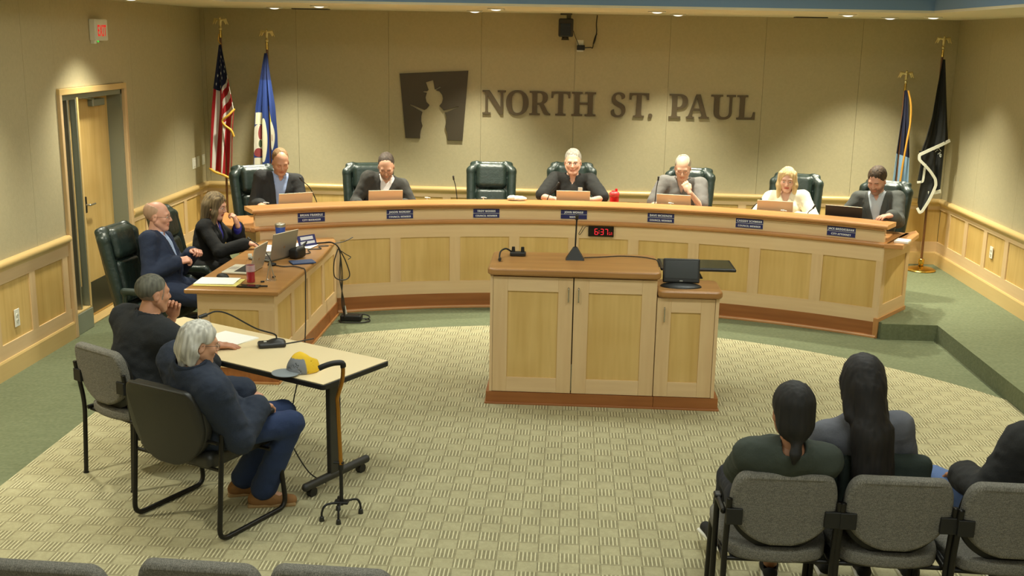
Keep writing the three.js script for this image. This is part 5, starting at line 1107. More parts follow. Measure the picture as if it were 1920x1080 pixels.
function ribbon(pts, w, th = 0.004) {          // flat band of cloth along a curve, lying in the x-y plane
  const c = new THREE.CatmullRomCurve3(pts.map(p => V3(...p)), false, 'catmullrom', 0.25), n = pts.length * 7, pos = [], idx = [];
  for (let i = 0; i <= n; i++) { const p = c.getPoint(i / n), t = c.getTangent(i / n), l = Math.hypot(t.x, t.y) || 1, nx = -t.y / l * w / 2, ny = t.x / l * w / 2;
    for (const [s, z] of [[1, th], [-1, th], [-1, -th], [1, -th]]) pos.push(p.x + nx * s, p.y + ny * s, p.z + z); }
  for (let i = 0; i < n; i++) for (let k = 0; k < 4; k++) { const a = i * 4 + k, b = i * 4 + (k + 1) % 4; idx.push(a, b, b + 4, a, b + 4, a + 4); }
  idx.push(0, 2, 1, 0, 3, 2, n * 4, n * 4 + 1, n * 4 + 2, n * 4, n * 4 + 2, n * 4 + 3);
  const g = new THREE.BufferGeometry(); g.setAttribute('position', new THREE.Float32BufferAttribute(pos, 3)); g.setIndex(idx); const h = g.toNonIndexed(); h.computeVertexNormals(); return h;
}
{ // stars and stripes
  const t = flagstand('american flag with gold fringe draped on a pole with brass eagle', -3.93, -12.32, 2.80), o = DAIS;
  const tex = canvasTex(512, 1024, (c, w, h) => {
    c.fillStyle = '#d9d2c8'; c.fillRect(0, 0, w, h); c.fillStyle = '#a3161c';
    for (const [x0, x1, s] of [[0.0, 0.11, 0], [0.30, 0.47, 0], [0.66, 0.80, 0], [0.97, 1.1, 0]]) { c.beginPath(); c.moveTo((x0 + 0.02) * w, 0.3 * h); c.lineTo((x1 + 0.06) * w, 0.3 * h); c.lineTo((x1) * w, h); c.lineTo((x0 - 0.06) * w, h); c.fill(); }
    c.save(); c.beginPath(); c.moveTo(0.47 * w, 0.3 * h); c.lineTo(w, 0.15 * h); c.lineTo(w, 0.5 * h); c.lineTo(0.47 * w, 0.62 * h); c.clip(); c.fillStyle = '#d9d2c8'; c.fillRect(0, 0, w, h); c.fillStyle = '#a3161c';
    for (let k = 0; k < 4; k++) { const y = 0.3 + k * 0.115; c.beginPath(); c.moveTo(0.4 * w, (y + 0.09) * h); c.lineTo(w, (y - 0.05) * h); c.lineTo(w, (y + 0.008) * h); c.lineTo(0.4 * w, (y + 0.15) * h); c.fill(); } c.restore();
    c.fillStyle = '#171d3c'; c.beginPath(); c.moveTo(0, 0); c.lineTo(w, 0); c.lineTo(w, 0.225 * h); c.lineTo(0.5 * w, 0.33 * h); c.lineTo(0.3 * w, 0.355 * h); c.lineTo(0, 0.335 * h); c.fill();
    c.fillStyle = '#e6e2d4'; for (const [sx, sy] of [[0.5, 0.04], [0.75, 0.12], [0.4, 0.12], [0.55, 0.15], [0.3, 0.17], [0.82, 0.165], [0.7, 0.2], [0.45, 0.215], [0.2, 0.235], [0.55, 0.25], [0.35, 0.275], [0.15, 0.3], [0.4, 0.32], [0.6, 0.09]]) { c.beginPath(); for (let k = 0; k < 10; k++) { const a = k * Math.PI / 5 - 1.57, r = k % 2 ? 9 : 22; c.lineTo(sx * w + Math.cos(a) * r, sy * h + Math.sin(a) * r * 0.75); } c.fill(); }
  });
  part(t, 'cloth', drape([[2.5 - o, -0.015, 0.012], [2.25 - o, -0.055, 0.06], [2.03 - o, -0.09, 0.1], [1.79 - o, -0.12, 0.14], [1.62 - o, -0.135, 0.12], [1.49 - o, -0.145, 0.11], [1.3 - o, -0.16, 0.1], [1.06 - o, -0.175, 0.08]], 0.13, 0.03, 2.2, 0.6).translate(0, 0, 0.03), fabric(tex));
  const gold = M(0xd8a83a, 0.6);
  part(t, 'fringe', tube([[-0.178, 0.97, 0.04], [-0.1, 0.93, 0.07], [-0.02, 0.9, 0.05], [0.085, 0.845, 0.04]], 0.014, 8, 24), gold, 'gold fringe');
  part(t, 'fringe', tube([[0.145, 1.65, 0.05], [0.08, 1.58, 0.085], [0.01, 1.52, 0.085], [0.03, 1.47, 0.085], [0.1, 1.41, 0.075], [0.125, 1.34, 0.06]], 0.013, 8, 36), gold, 'gold fringe');
  part(t, 'cord', tube([[-0.01, 2.47, 0.02], [-0.02, 2.4, 0.03], [0.01, 2.36, 0.03]], 0.005, 6, 12), gold);
}
{ // blue state flag with a seal
  const t = flagstand('blue state flag with round white seal beside the american flag', -3.42, -12.36, 2.68), o = DAIS;
  const tex = canvasTex(512, 1024, (c, w, h) => {
    c.fillStyle = '#1d3470'; c.fillRect(0, 0, w, h); c.fillStyle = '#152450'; c.fillRect(0, 0, w, 0.2 * h);
    c.fillStyle = '#d8d0b0'; c.fillRect(0.02 * w, 0.45 * h, 0.3 * w, 0.09 * h); c.beginPath(); c.ellipse(0.42 * w, 0.66 * h, 0.14 * w, 0.17 * h, 0, 0, 7); c.fill();
    c.fillStyle = '#cfc9b4'; c.beginPath(); c.ellipse(0.12 * w, 0.66 * h, 0.2 * w, 0.12 * h, 0, 0, 7); c.fill();
    c.fillStyle = '#8c3a3a'; c.beginPath(); c.ellipse(0.22 * w, 0.6 * h, 0.1 * w, 0.06 * h, 0.4, 0, 7); c.ellipse(0.15 * w, 0.76 * h, 0.14 * w, 0.035 * h, 0, 0, 7); c.fill(); c.fillStyle = '#4c5a3a'; c.beginPath(); c.ellipse(0.2 * w, 0.69 * h, 0.06 * w, 0.03 * h, 0, 0, 7); c.fill();
    c.fillStyle = '#d8d0b8'; c.fillRect(0.02 * w, 0.8 * h, 0.3 * w, 0.075 * h);
    c.fillStyle = '#d6c23c'; c.beginPath(); c.moveTo(0.63 * w, 0.4 * h); c.lineTo(0.7 * w, 0.4 * h); c.lineTo(0.85 * w, 0.54 * h); c.lineTo(0.7 * w, 0.56 * h); c.fill();
    c.fillStyle = '#cdc8b2'; c.beginPath(); c.ellipse(0.82 * w, 0.62 * h, 0.12 * w, 0.11 * h, 0, 0, 7); c.fill(); c.fillStyle = '#9a5048'; c.fillRect(0.8 * w, 0.61 * h, 0.05 * w, 0.05 * h);
  });
  part(t, 'cloth', drape([[2.42 - o, -0.018, 0.012], [2.2 - o, -0.06, 0.03], [1.83 - o, -0.125, 0.075], [1.5 - o, -0.15, 0.09], [1.2 - o, -0.165, 0.09], [0.95 - o, -0.175, 0.085]], 0.03, 0.032, 2.4, 2.2).translate(0, 0, 0.05), fabric(tex));
}
{ // navy and light blue flag
  const t = flagstand('navy and light blue flag with gold cord behind the man in grey blazer', 3.645, -12.38, 2.36), o = DAIS;
  const tex = canvasTex(128, 512, (c, w, h) => { c.fillStyle = '#16182e'; c.fillRect(0, 0, w, h); c.fillStyle = '#7f9cb0'; c.beginPath(); c.moveTo(0, 0.53 * h); c.lineTo(w, 0.56 * h); c.lineTo(w, h); c.lineTo(0, h); c.fill(); });
  part(t, 'cloth', drape([[2.15 - o, -0.014, 0.022], [1.9 - o, -0.015, 0.05], [1.7 - o, -0.03, 0.075], [1.46 - o, -0.045, 0.1], [1.2 - o, -0.055, 0.115], [0.85 - o, -0.07, 0.13]], 0.02, 0.028, 2.2, 0.3).translate(0, 0, 0.03), fabric(tex));
  part(t, 'gold_cord', tube([[0.025, 2.0, 0.04], [0.06, 1.85, 0.065], [0.07, 1.65, 0.075], [0.05, 1.45, 0.085], [0.03, 1.2, 0.085], [0.02, 1.0, 0.08], [0.005, 0.8, 0.075]], 0.011, 8, 48), M(0xc08a2e, 0.6), 'gold fringe cord');
}
{ // black flag with white hem
  const t = flagstand('black flag with white hem and white emblem beside the far wall', 4.0, -12.35, 2.735), o = DAIS;
  const tex = canvasTex(256, 512, (c, w, h) => { c.fillStyle = '#12130f'; c.fillRect(0, 0, w, h); });
  const tex2 = canvasTex(256, 512, (c, w, h) => { c.fillStyle = '#12130f'; c.fillRect(0, 0, w, h); c.save(); c.translate(0.52 * w, 0.1 * h); c.rotate(0.75); c.fillStyle = '#d8d8cc'; c.font = 'bold 44px sans-serif'; c.fillText('OT FO', -10, 34); c.beginPath(); c.ellipse(18, -14, 18, 14, 0, 0, 7); c.fill(); c.fillRect(30, -18, 40, 8); c.restore(); });
  const cl = fabric(tex), white = M(0xd4d2c0, 0.8);
  // upper fall of cloth, then the folded lower layers
  part(t, 'cloth', drape([[2.49 - o, -0.015, 0.015], [2.2 - o, -0.05, 0.06], [1.9 - o, -0.08, 0.105], [1.68 - o, -0.125, 0.135], [1.545 - o, -0.172, 0.148]], -0.16, 0.026, 1.5, 0.5).translate(0, 0, 0.07), cl);
  part(t, 'cloth', drape([[1.6 - o, -0.1, 0.118], [1.3 - o, -0.06, 0.118], [1.03 - o, -0.02, 0.116]], 0, 0.016, 1.2, 0.9).translate(0, 0, 0.03), fabric(tex2));
  part(t, 'cloth', drape([[1.5 - o, -0.165, 0.02], [1.36 - o, -0.11, 0.03], [1.2 - o, -0.105, 0.05], [1.05 - o, -0.12, 0.03], [0.92 - o, -0.125, -0.02], [0.83 - o, -0.1, -0.07]], 0.02, 0.012, 1.1, 2).translate(0, 0, 0.06), cl);
  part(t, 'cloth', drape([[1.44 - o, -0.125, -0.085], [1.17 - o, -0.15, -0.095]], 0, 0.006, 0.8, 0).translate(0, 0, 0.05), cl);
  const hb = (pts, w) => part(t, 'hem', ribbon(pts.map(p => [p[0], p[1] - o, p[2]]), w), white, 'white hem');
  hb([[0.148, 1.625, 0.085], [0.05, 1.575, 0.105], [-0.08, 1.51, 0.105], [-0.168, 1.462, 0.1]], 0.034);
  hb([[-0.168, 1.47, 0.1], [-0.165, 1.41, 0.1], [-0.1, 1.35, 0.098], [-0.03, 1.28, 0.092], [0.03, 1.2, 0.088], [0.045, 1.13, 0.086], [0.02, 1.04, 0.086], [-0.02, 0.94, 0.086], [-0.07, 0.84, 0.084]], 0.03);
  hb([[-0.065, 0.84, 0.084], [-0.1, 0.822, 0.084], [-0.128, 0.87, 0.08]], 0.028);
  hb([[-0.088, 1.36, 0.068], [-0.09, 1.24, 0.068], [-0.097, 1.165, 0.066], [-0.155, 1.155, 0.064]], 0.024); hb([[-0.02, 1.035, 0.056], [0.05, 1.045, 0.054], [0.118, 1.06, 0.05]], 0.04);
}
// ================================================================ THINGS ON THE COUNCIL DESK
const WT = 0.888;
const turnAt = deg => -deg * Math.PI / 180;       // local +z towards the arc's centre (the camera side)
{ // name plates on the fascia
  const names = [[-26.36, ['BRIAN FRANDLE', 'CITY MANAGER']], [-17.45, ['JASON NORDBY', 'COUNCIL MEMBER']], [-8.61, ['TROY WOODS', 'COUNCIL MEMBER']], [0.38, ['JOHN MONGE', 'MAYOR']], [9.24, ['DAVE MCKENZIE', 'COUNCIL MEMBER']], [18.08, ['CASSIDY SCHWEER', 'COUNCIL MEMBER']], [26.97, ['JACK BROOKSBANK', 'CITY ATTORNEY']]];
  const who = ['the man in charcoal suit', 'the man in grey sweater', 'the empty chair', 'the man in black polo', 'the bald man in grey shirt', 'the blonde woman', 'the man in grey blazer'];
  names.forEach(([deg, lines], i) => {
    const [x, z] = polar(deg, 5.511), t = thing('name_plate', 'blue two-line name plate on the desk front below ' + who[i], 'name plate', [x, 0.949, z], turnAt(deg), 'name plates on the council desk');
    part(t, 'backing', box(0.262, 0.096, 0.006, 0, 0, 0.002, 0.002), M(0xd8d6cc, 0.5));
    lines.forEach((s, k) => {
      const tex = canvasTex(512, 84, (c, w, h) => { c.fillStyle = '#20245e'; c.fillRect(0, 0, w, h); c.fillStyle = '#f2f2ee'; c.font = 'bold ' + (k ? 48 : 56) + 'px sans-serif'; c.textAlign = 'center'; c.textBaseline = 'middle'; c.fillText(s, w / 2, h / 2 + 4, w * 0.92); });
      part(t, 'plate', box(0.258, 0.042, 0.005, 0, k ? -0.0235 : 0.0235, 0.006, 0), M(0xffffff, 0.45, { map: tex }));
    });
  });
}
{ // digital clock
  const [x, z] = polar(3.22, 5.5), t = thing('digital_clock', 'black digital clock with red digits 6:37 hung on the desk front', 'clock', [x, 0.79, z], turnAt(3.2));
  part(t, 'case', box(0.25, 0.1, 0.035, 0, 0, 0.012, 0.005), mat.blackGloss);
  const draw = bg => (c, w, h) => {
    c.fillStyle = bg; c.fillRect(0, 0, w, h); c.fillStyle = '#ff2a3c';
    const seg = (x, y, w2, h2, on) => { const T = 10, S = [[T, 0, w2 - 2 * T, T], [w2 - T, T * 0.6, T, h2 / 2 - T], [w2 - T, h2 / 2 + T * 0.4, T, h2 / 2 - T], [T, h2 - T, w2 - 2 * T, T], [0, h2 / 2 + T * 0.4, T, h2 / 2 - T], [0, T * 0.6, T, h2 / 2 - T], [T, h2 / 2 - T / 2, w2 - 2 * T, T]]; on.forEach(k => { const r = S[k]; c.fillRect(x + r[0], y + r[1], r[2], r[3]); }); };
    seg(102, 30, 58, 110, [0, 2, 3, 4, 5, 6]); c.fillRect(172, 62, 12, 14); c.fillRect(172, 98, 12, 14); seg(196, 30, 58, 110, [0, 1, 2, 3, 6]); seg(270, 30, 58, 110, [0, 1, 2]);
    c.fillStyle = '#c0202c'; seg(342, 84, 26, 56, [0, 2, 3, 4, 5]); seg(374, 84, 26, 56, [0, 1, 2, 4, 5]);
  };
  part(t, 'display', new THREE.PlaneGeometry(0.245, 0.094).translate(0, 0, 0.0305), M(0xffffff, 0.3, { map: canvasTex(420, 170, draw('#0a0a0a')), emissive: 0xffffff, emissiveMap: canvasTex(420, 170, draw('#000')), emissiveIntensity: 1.1 }));
  const wp = (pts) => tube(pts.map(([d, y, r]) => { const [a, b] = polar(d, r); return [a, y, b]; }), 0.003, 6, 40);
  solo('clock_wire', wp([[1.35, 0.84, 5.492], [1.15, 0.8, 5.485], [0.95, 0.762, 5.488], [1.05, 0.752, 5.486], [1.3, 0.785, 5.485], [1.6, 0.83, 5.488], [1.9, 0.838, 5.47]]), mat.charcoal, 'thin dark wire loop hanging beside the digital clock', 'cable');
}
function laptop(label, pos, turn, lidMat, tilt = 0.2, o = {}) {        // lid back faces local +z
  const w = o.w || 0.34, h = o.h || 0.245, t = thing('laptop', label, 'laptop', pos, turn, o.group);
  part(t, 'base', box(w, 0.016, 0.235, 0, 0.009, -0.12, 0.006), o.baseMat || lidMat);
  part(t, 'keyboard', box(w * 0.86, 0.003, 0.11, 0, 0.018, -0.085, 0.001), mat.charcoal);
  part(t, 'trackpad', box(0.1, 0.002, 0.065, 0, 0.0175, -0.19, 0.001), M(0xa8a294, 0.4));
  const g = new THREE.Group(); g.name = 'lid'; g.position.set(0, 0.014, 0.0); g.rotation.x = tilt; t.add(g);
  part(g, 'lid_shell', box(w, h, 0.008, 0, h / 2, 0, 0.004), lidMat);
  part(g, 'lid_edge_highlight', box(w * 0.992, 0.0035, 0.0072, 0, h - 0.001, 0, 0.001), o.edge || M(0xe8dcc0, 0.4));  // highlight along the top edge, put in as a cream strip
  part(g, 'screen', box(w * 0.95, h * 0.88, 0.002, 0, h / 2, -0.0045), M(0x0a0c10, 0.25, { emissive: 0x8fa4c0, emissiveIntensity: 0.25 }));
  part(g, 'logo', cyl(0.011, 0.011, 0.001, 0, 0, 0, 20).rotateX(Math.PI / 2).translate(0, h * 0.42, 0.0045), M(0xb08a62, 0.3, { metalness: 0.6 }));
  return t;
}
const lidTan = M(0xd9bd98, 0.45, { metalness: 0.1 }), lidDark = M(0x2a2622, 0.45), lidSilver = M(0xb9b4a6, 0.35, { metalness: 0.5 });
{
  const lp = (deg, R, extra, label, m = lidTan) => { const [x, z] = polar(deg, R); return laptop(label, [x, WT, z], turnAt(deg) + extra, m); };
  lp(-27.2, 5.84, 0.12, 'tan laptop in front of the man in charcoal suit'); lp(-18.4, 5.84, -0.02, 'tan laptop in front of the man in grey sweater'); lp(0.25, 5.84, 0, 'tan laptop in front of the man in black polo');
  lp(10.2, 5.84, -0.04, 'tan laptop in front of the bald man in grey shirt'); lp(19.9, 5.84, 0.12, 'tan laptop turned sideways in front of the blonde woman'); lp(26.3, 5.86, 0.05, 'dark brown laptop in front of the man in grey blazer', lidDark);
}
function gooseneck(label, base, head, opts = {}) {       // slim desk microphone
  const t = thing('gooseneck_microphone', label, 'microphone', base), d = sub3(head, base);
  part(t, 'base', lathe([[0, 0.022], [0.02, 0.022], [0.034, 0.016], [0.037, 0], [0, 0]].reverse(), 20), mat.black);
  part(t, 'neck', tube([[0, 0.015, 0], [d[0] * 0.15, d[1] * 0.4, d[2] * 0.15], [d[0] * 0.55, d[1] * 0.8, d[2] * 0.55], d], 0.0045, 7, 18), mat.black);
  const n = nrm([d[0] * 0.5, d[1] * 0.35, d[2] * 0.5]); part(t, 'capsule', [bar(d, add3(d, n, 0.035), 0.009), ball(0.0105, ...add3(d, n, 0.035), 12)], mat.charcoal); return t;
}
{
  const at = (x, z) => [x, WT, z];
  gooseneck('gooseneck microphone beside the laptop of the man in charcoal suit', at(-2.44, -10.52), [-2.59, 1.245, -10.46]);
  gooseneck('upright gooseneck microphone between the grey sweater man and the empty chair', at(-1.12, -10.94), [-1.16, 1.23, -10.93]);
  gooseneck('gooseneck microphone beside the laptop of the man in black polo', at(-0.245, -11.05), [-0.125, 1.18, -11.05]);
  gooseneck('gooseneck microphone beside the bald man in grey shirt', at(0.865, -10.99), [0.89, 1.265, -10.99]);
  gooseneck('low gooseneck microphone next to the laptop of the blonde woman', at(1.76, -10.78), [1.865, 1.11, -10.75]);
  gooseneck('gooseneck microphone between the blonde woman and the man in grey blazer', at(2.27, -10.6), [2.35, 1.085, -10.57]);
}
const pumpGeo = lathe([[0, 0], [0.024, 0], [0.026, 0.01], [0.026, 0.09], [0.018, 0.115], [0.009, 0.122], [0.009, 0.14], [0.006, 0.145], [0.006, 0.165], [0, 0.165]].slice().reverse(), 20);
function pump(label, deg, R) { const [x, z] = polar(deg, R), t = thing('sanitizer_bottle', label, 'bottle', [x, WT, z], turnAt(deg), 'pump bottles on the council desk'); part(t, 'bottle', pumpGeo, M(0xeee9da, 0.35)); part(t, 'pump_head', [box(0.034, 0.012, 0.018, -0.006, 0.171, 0, 0.005), bar([0.005, 0.172, 0], [0.034, 0.166, 0], 0.004)], mat.whitePlastic); }
pump('small white pump bottle beside the grey sweater man', -14.3, 5.82); pump('small white pump bottle in front of the empty leather chair', -8.7, 5.82); pump('small white pump bottle in front of the laptop of the bald man', 9.9, 5.775); pump('small white pump bottle at the laptop of the blonde woman', 20.8, 5.77); pump('small white pump bottle by the hand of the charcoal suit man', -30.0, 5.82);
{
  const [x, z] = polar(4.3, 5.92), t = thing('shaker_bottle', 'bright red shaker bottle beside the man in black polo', 'bottle', [x, WT, z], 0), red = PM(0xd0161c, 0.35, { clearcoat: 0.2 });
  part(t, 'cup', lathe([[0, 0], [0.037, 0], [0.04, 0.01], [0.047, 0.19], [0.047, 0.195], [0, 0.195]].reverse(), 28), red); part(t, 'lid', lathe([[0, 0.195], [0.05, 0.195], [0.051, 0.225], [0.044, 0.24], [0.03, 0.245], [0, 0.245]].reverse(), 28), M(0xe04a4a, 0.35)); part(t, 'spout', [cyl(0.012, 0.014, 0.03, 0.018, 0.258, 0, 14), box(0.03, 0.01, 0.015, -0.015, 0.25, 0, 0.004)], red);
}
{ const s = new Soft(0.006); s.add(ell([0, 0.022, 0], [0.1, 0.024, 0.045]), 0.01).add(ell([-0.05, 0.03, 0.01], [0.045, 0.022, 0.035]), 0.01).cut(rbox([0, -0.1, 0], [0.3, 0.1, 0.3], 0.001), 0.003); s.warp((d, x, y, z) => d + 0.005 * perlin.noise(x * 40, y * 60, z * 50)); const [x, z] = polar(-5.4, 5.68); solo('napkin', s.build(), mat.paper, 'crumpled white napkin on the ledge beside the empty chair', 'napkin', [x, 1.052, z], 0); }
{ const [x, z] = polar(31.8, 5.62); solo('notepad', box(0.12, 0.02, 0.15, 0, 0.01, 0, 0.003), mat.paper, 'white notepad on the worktop under the hand of the grey blazer man', 'notepad', [x + 0.06, 0.889, z + 0.0], -0.5); }
// ================================================================ PODIUM THINGS
const PT = 1.033;
{
  const t = thing('podium_microphone', 'upright gooseneck microphone on a wedge base on the podium', 'microphone', [0.06, PT, -8.03]);
  const s = new THREE.Shape(); s.moveTo(-0.066, 0); s.lineTo(0.066, 0); s.lineTo(0.012, 0.088); s.lineTo(-0.012, 0.088); s.closePath();
  const g = new THREE.ExtrudeGeometry(s, { depth: 0.05, bevelEnabled: true, bevelSize: 0.004, bevelThickness: 0.01, bevelSegments: 3 }); const p = g.attributes.position; for (let i = 0; i < p.count; i++) { const y = p.getY(i); p.setZ(i, (p.getZ(i) - 0.025) * (1.6 - y * 12)); } g.computeVertexNormals();
  part(t, 'base', g, mat.plastic); part(t, 'button', cyl(0.008, 0.008, 0.006, 0, 0.045, 0.028, 14).rotateX(0.0), mat.whitePlastic);
  part(t, 'neck', tube([[0, 0.08, 0], [0.002, 0.18, 0], [0.005, 0.3, 0.004]], 0.006, 8, 16), mat.black); part(t, 'capsule', [bar([0.005, 0.3, 0.004], [0.006, 0.33, 0.02], 0.012), ball(0.014, 0.006, 0.33, 0.02)], mat.charcoal);
  const gd = thing('microphone_cradle', 'low black microphone cradle with bent gooseneck on the podium', 'microphone', [-0.37, PT, -8.1]);
  part(gd, 'base', box(0.12, 0.03, 0.07, 0, 0.015, 0, 0.008), mat.plastic); part(gd, 'prong', [cyl(0.012, 0.015, 0.045, -0.035, 0.045, 0, 14), cyl(0.012, 0.015, 0.045, 0.035, 0.045, 0, 14)], mat.black);
  part(gd, 'neck', tube([[-0.05, 0.03, 0.0], [-0.09, 0.055, 0.02], [-0.125, 0.045, 0.08], [-0.13, 0.02, 0.15], [-0.125, 0.014, 0.2]], 0.0065, 8, 24), mat.black); part(gd, 'capsule', bar([-0.125, 0.014, 0.2], [-0.122, 0.014, 0.245], 0.012), mat.charcoal);
  solo('podium_cable', tube([[0.13, PT + 0.006, -8.06], [0.25, PT + 0.006, -8.1], [0.4, PT + 0.006, -8.16], [0.55, PT + 0.006, -8.15], [0.63, PT + 0.006, -8.1], [0.672, PT + 0.004, -8.04], [0.69, PT - 0.04, -8.02]], 0.004, 6, 48), mat.black, 'thin black cable running across the podium top', 'cable');
  const m = thing('touch_monitor', 'small black monitor on a curved foot on the side cabinet', 'monitor', [0.83, 0.902, -7.78], -0.02);
  part(m, 'foot', new THREE.SphereGeometry(1, 28, 12, 0, Math.PI * 2, 0, Math.PI / 2).scale(0.15, 0.03, 0.09), mat.plastic); part(m, 'stem', box(0.09, 0.06, 0.03, 0, 0.035, -0.03, 0.01), mat.plastic);
  const sc = new THREE.Group(); sc.name = 'display'; sc.position.set(0, 0.02, 0.0); sc.rotation.x = -0.22; m.add(sc);
  part(sc, 'bezel', box(0.265, 0.175, 0.028, 0, 0.095, 0, 0.01), mat.plastic); part(sc, 'screen', box(0.235, 0.13, 0.003, 0, 0.102, 0.0145, 0.001), M(0x23261f, 0.2)); part(sc, 'emblem', box(0.024, 0.006, 0.003, 0, 0.02, 0.0145, 0.001), mat.steel);
  const f = thing('flat_screen', 'flat black screen lying face up behind the small monitor', 'screen', [0.96, 0.902, -8.2], 0);
  part(f, 'panel', box(0.56, 0.022, 0.36, 0.02, 0.075, 0, 0.008), mat.plastic); part(f, 'glass', box(0.52, 0.003, 0.31, 0.02, 0.0865, 0, 0.001), M(0x3b3d2e, 0.18)); part(f, 'stand', [box(0.12, 0.064, 0.12, -0.04, 0.032, 0.05, 0.01), box(0.2, 0.01, 0.16, -0.04, 0.005, 0.06, 0.004)], mat.black);
}
// ================================================================ THINGS ON THE SIDE DESK
{
  const y = WING + 0.001;
  const sheets = (name, label, x, z, w, d, t, n, mt) => solo(name, Array.from({ length: n }, (_, i) => box(w, 0.0025, d, rr(-0.006, 0.006), 0.0013 + i * 0.0026, rr(-0.006, 0.006)).rotateY(rr(-0.05, 0.05))), mt || mat.paper, label, 'paper', [x, y, z], t);
  solo('folder', box(0.34, 0.006, 0.25, 0, 0.003, 0, 0.002), M(0xd8cc74, 0.7), 'yellow folder under the papers at the end of the side desk', 'folder', [-2.66, y, -8.06], 0.04);
  const st = sheets('paper_sheets', 'white paper sheets on a yellow folder at the side desk end', -2.68, -8.08, 0.3, 0.22, 0.04, 3); st.position.y = y + 0.0065;
  solo('phone', box(0.17, 0.012, 0.08, 0, 0.006, 0, 0.005), mat.blackGloss, 'black phone lying beside the red drink bottle', 'phone', [-2.4, y, -7.955], -0.05);
  solo('pen', [bar([-0.03, 0.006, 0], [0.03, 0.006, 0.0], 0.006)], mat.black, 'short black marker lying beside the phone', 'pen', [-2.29, y, -7.97], 0.1);
  const b = thing('drink_bottle', 'clear bottle of red drink with white cap on the side desk', 'bottle', [-2.425, y, -8.1]);
  part(b, 'bottle', lathe([[0, 0], [0.03, 0], [0.034, 0.008], [0.034, 0.06], [0.031, 0.075], [0.034, 0.09], [0.034, 0.145], [0.026, 0.175], [0.014, 0.195], [0.013, 0.21], [0, 0.21]].reverse(), 28), new THREE.MeshPhysicalMaterial({ color: 0xffffff, roughness: 0.05, transmission: 1, thickness: 0, ior: 1.4 }));
  part(b, 'drink', lathe([[0, 0.004], [0.0285, 0.004], [0.0315, 0.01], [0.0315, 0.135], [0, 0.135]].reverse(), 24), PM(0x9c1f2c, 0.25)); part(b, 'label_band', new THREE.CylinderGeometry(0.0345, 0.0345, 0.05, 28, 1, true).translate(0, 0.115, 0), M(0xb89aa0, 0.5, { side: THREE.DoubleSide })); part(b, 'cap', cyl(0.016, 0.016, 0.02, 0, 0.215, 0, 20), mat.whitePlastic);
  solo('computer_mouse', new THREE.SphereGeometry(1, 20, 10, 0, 7, 0, Math.PI / 2).scale(0.035, 0.03, 0.055), mat.black, 'black computer mouse at the laptop of the navy suit man', 'mouse', [-2.7, y, -8.27], 1.2);
  laptop('open silver laptop in front of the navy suit man', [-2.5, y, -8.52], Math.PI / 2 - 0.06, lidSilver, 0.22, { h: 0.21, w: 0.31, baseMat: M(0xcfc9b4, 0.4) });
  laptop('open grey laptop in front of the woman in black jacket', [-2.42, y, -9.02], Math.PI / 2 - 0.42, M(0x9c9282, 0.35, { metalness: 0.4 }), 0.2, { h: 0.23, w: 0.33, baseMat: M(0x66685c, 0.5) });
  gooseneck('thin gooseneck microphone between the two laptops on the side desk', [-2.44, y, -8.76], [-2.68, 0.93, -8.98]);
  sheets('paper_sheets', 'spread white papers the woman in black jacket is writing on', -2.58, -9.45, 0.34, 0.3, 0.1, 4);
  sheets('paper_sheets', 'white papers beside the blue tumbler at the end of the side desk', -2.42, -9.62, 0.28, 0.2, -0.2, 3);
  const tb = thing('tumbler', 'blue insulated tumbler with silver rim on the side desk', 'tumbler', [-2.62, y, -9.72]);
  part(tb, 'cup', lathe([[0, 0], [0.034, 0], [0.036, 0.01], [0.046, 0.155], [0, 0.155]].reverse(), 28), PM(0x25418c, 0.35, { clearcoat: 0.3 })); part(tb, 'rim', lathe([[0.046, 0.155], [0.0475, 0.156], [0.048, 0.18], [0.04, 0.187], [0, 0.188], [0, 0.155]].reverse(), 28), mat.steel);
  const np = thing('desk_name_stand', 'blue and white desk name stand among cables on the side desk', 'name plate', [-2.335, y, -9.6], 0.9);
  part(np, 'backing', box(0.2, 0.1, 0.006, 0, 0.058, 0, 0.002).rotateX(-0.35), M(0x2a2c66, 0.5)); part(np, 'strip', [box(0.14, 0.03, 0.003, 0, 0.08, 0.004).rotateX(-0.35), box(0.16, 0.024, 0.003, 0, 0.04, 0.004).rotateX(-0.35)], M(0xdadae0, 0.5)); part(np, 'foot', box(0.2, 0.006, 0.06, 0, 0.003, -0.02, 0.002), M(0x2a2c66, 0.5));
  const bag = new Soft(0.008); bag.add(rbox([0, 0.045, 0], [0.045, 0.045, 0.08], 0.025), 0.01).add(cone([0.0, 0.07, -0.06], [0.02, 0.12, -0.12], 0.018, 0.008), 0.02); solo('pouch', bag.build(), mat.black, 'black pouch behind the grey laptop on the side desk', 'pouch', [-2.31, y, -9.1], -0.3);
  solo('booklet', box(0.2, 0.012, 0.14, 0, 0.006, 0, 0.003), M(0x31466e, 0.5), 'blue booklet lying beside the black pouch', 'booklet', [-2.22, y, -8.9], 0.5);
  const ac = thing('acrylic_stand', 'small clear acrylic stand holding a pen on the side desk', 'stand', [-2.3, y, -8.2], 0.3);
  part(ac, 'tripod', [bar([-0.03, 0, 0.02], [0, 0.15, 0], 0.004), bar([0.035, 0, 0.02], [0, 0.15, 0], 0.004), bar([0.0, 0, -0.04], [0, 0.15, 0], 0.004)], mat.steel); part(ac, 'foot', lathe([[0, 0], [0.05, 0], [0.048, 0.006], [0, 0.008]].reverse(), 24), mat.glass);
  for (const [x, z, r] of [[-2.34, -8.12, 0.3], [-2.3, -8.3, 1.1]]) solo('cable_clip', box(0.03, 0.012, 0.016, 0, 0.006, 0, 0.005), mat.black, 'tiny black cable clip beside the drink bottle', 'clip', [x, y, z], r, 'cable clips on the side desk');
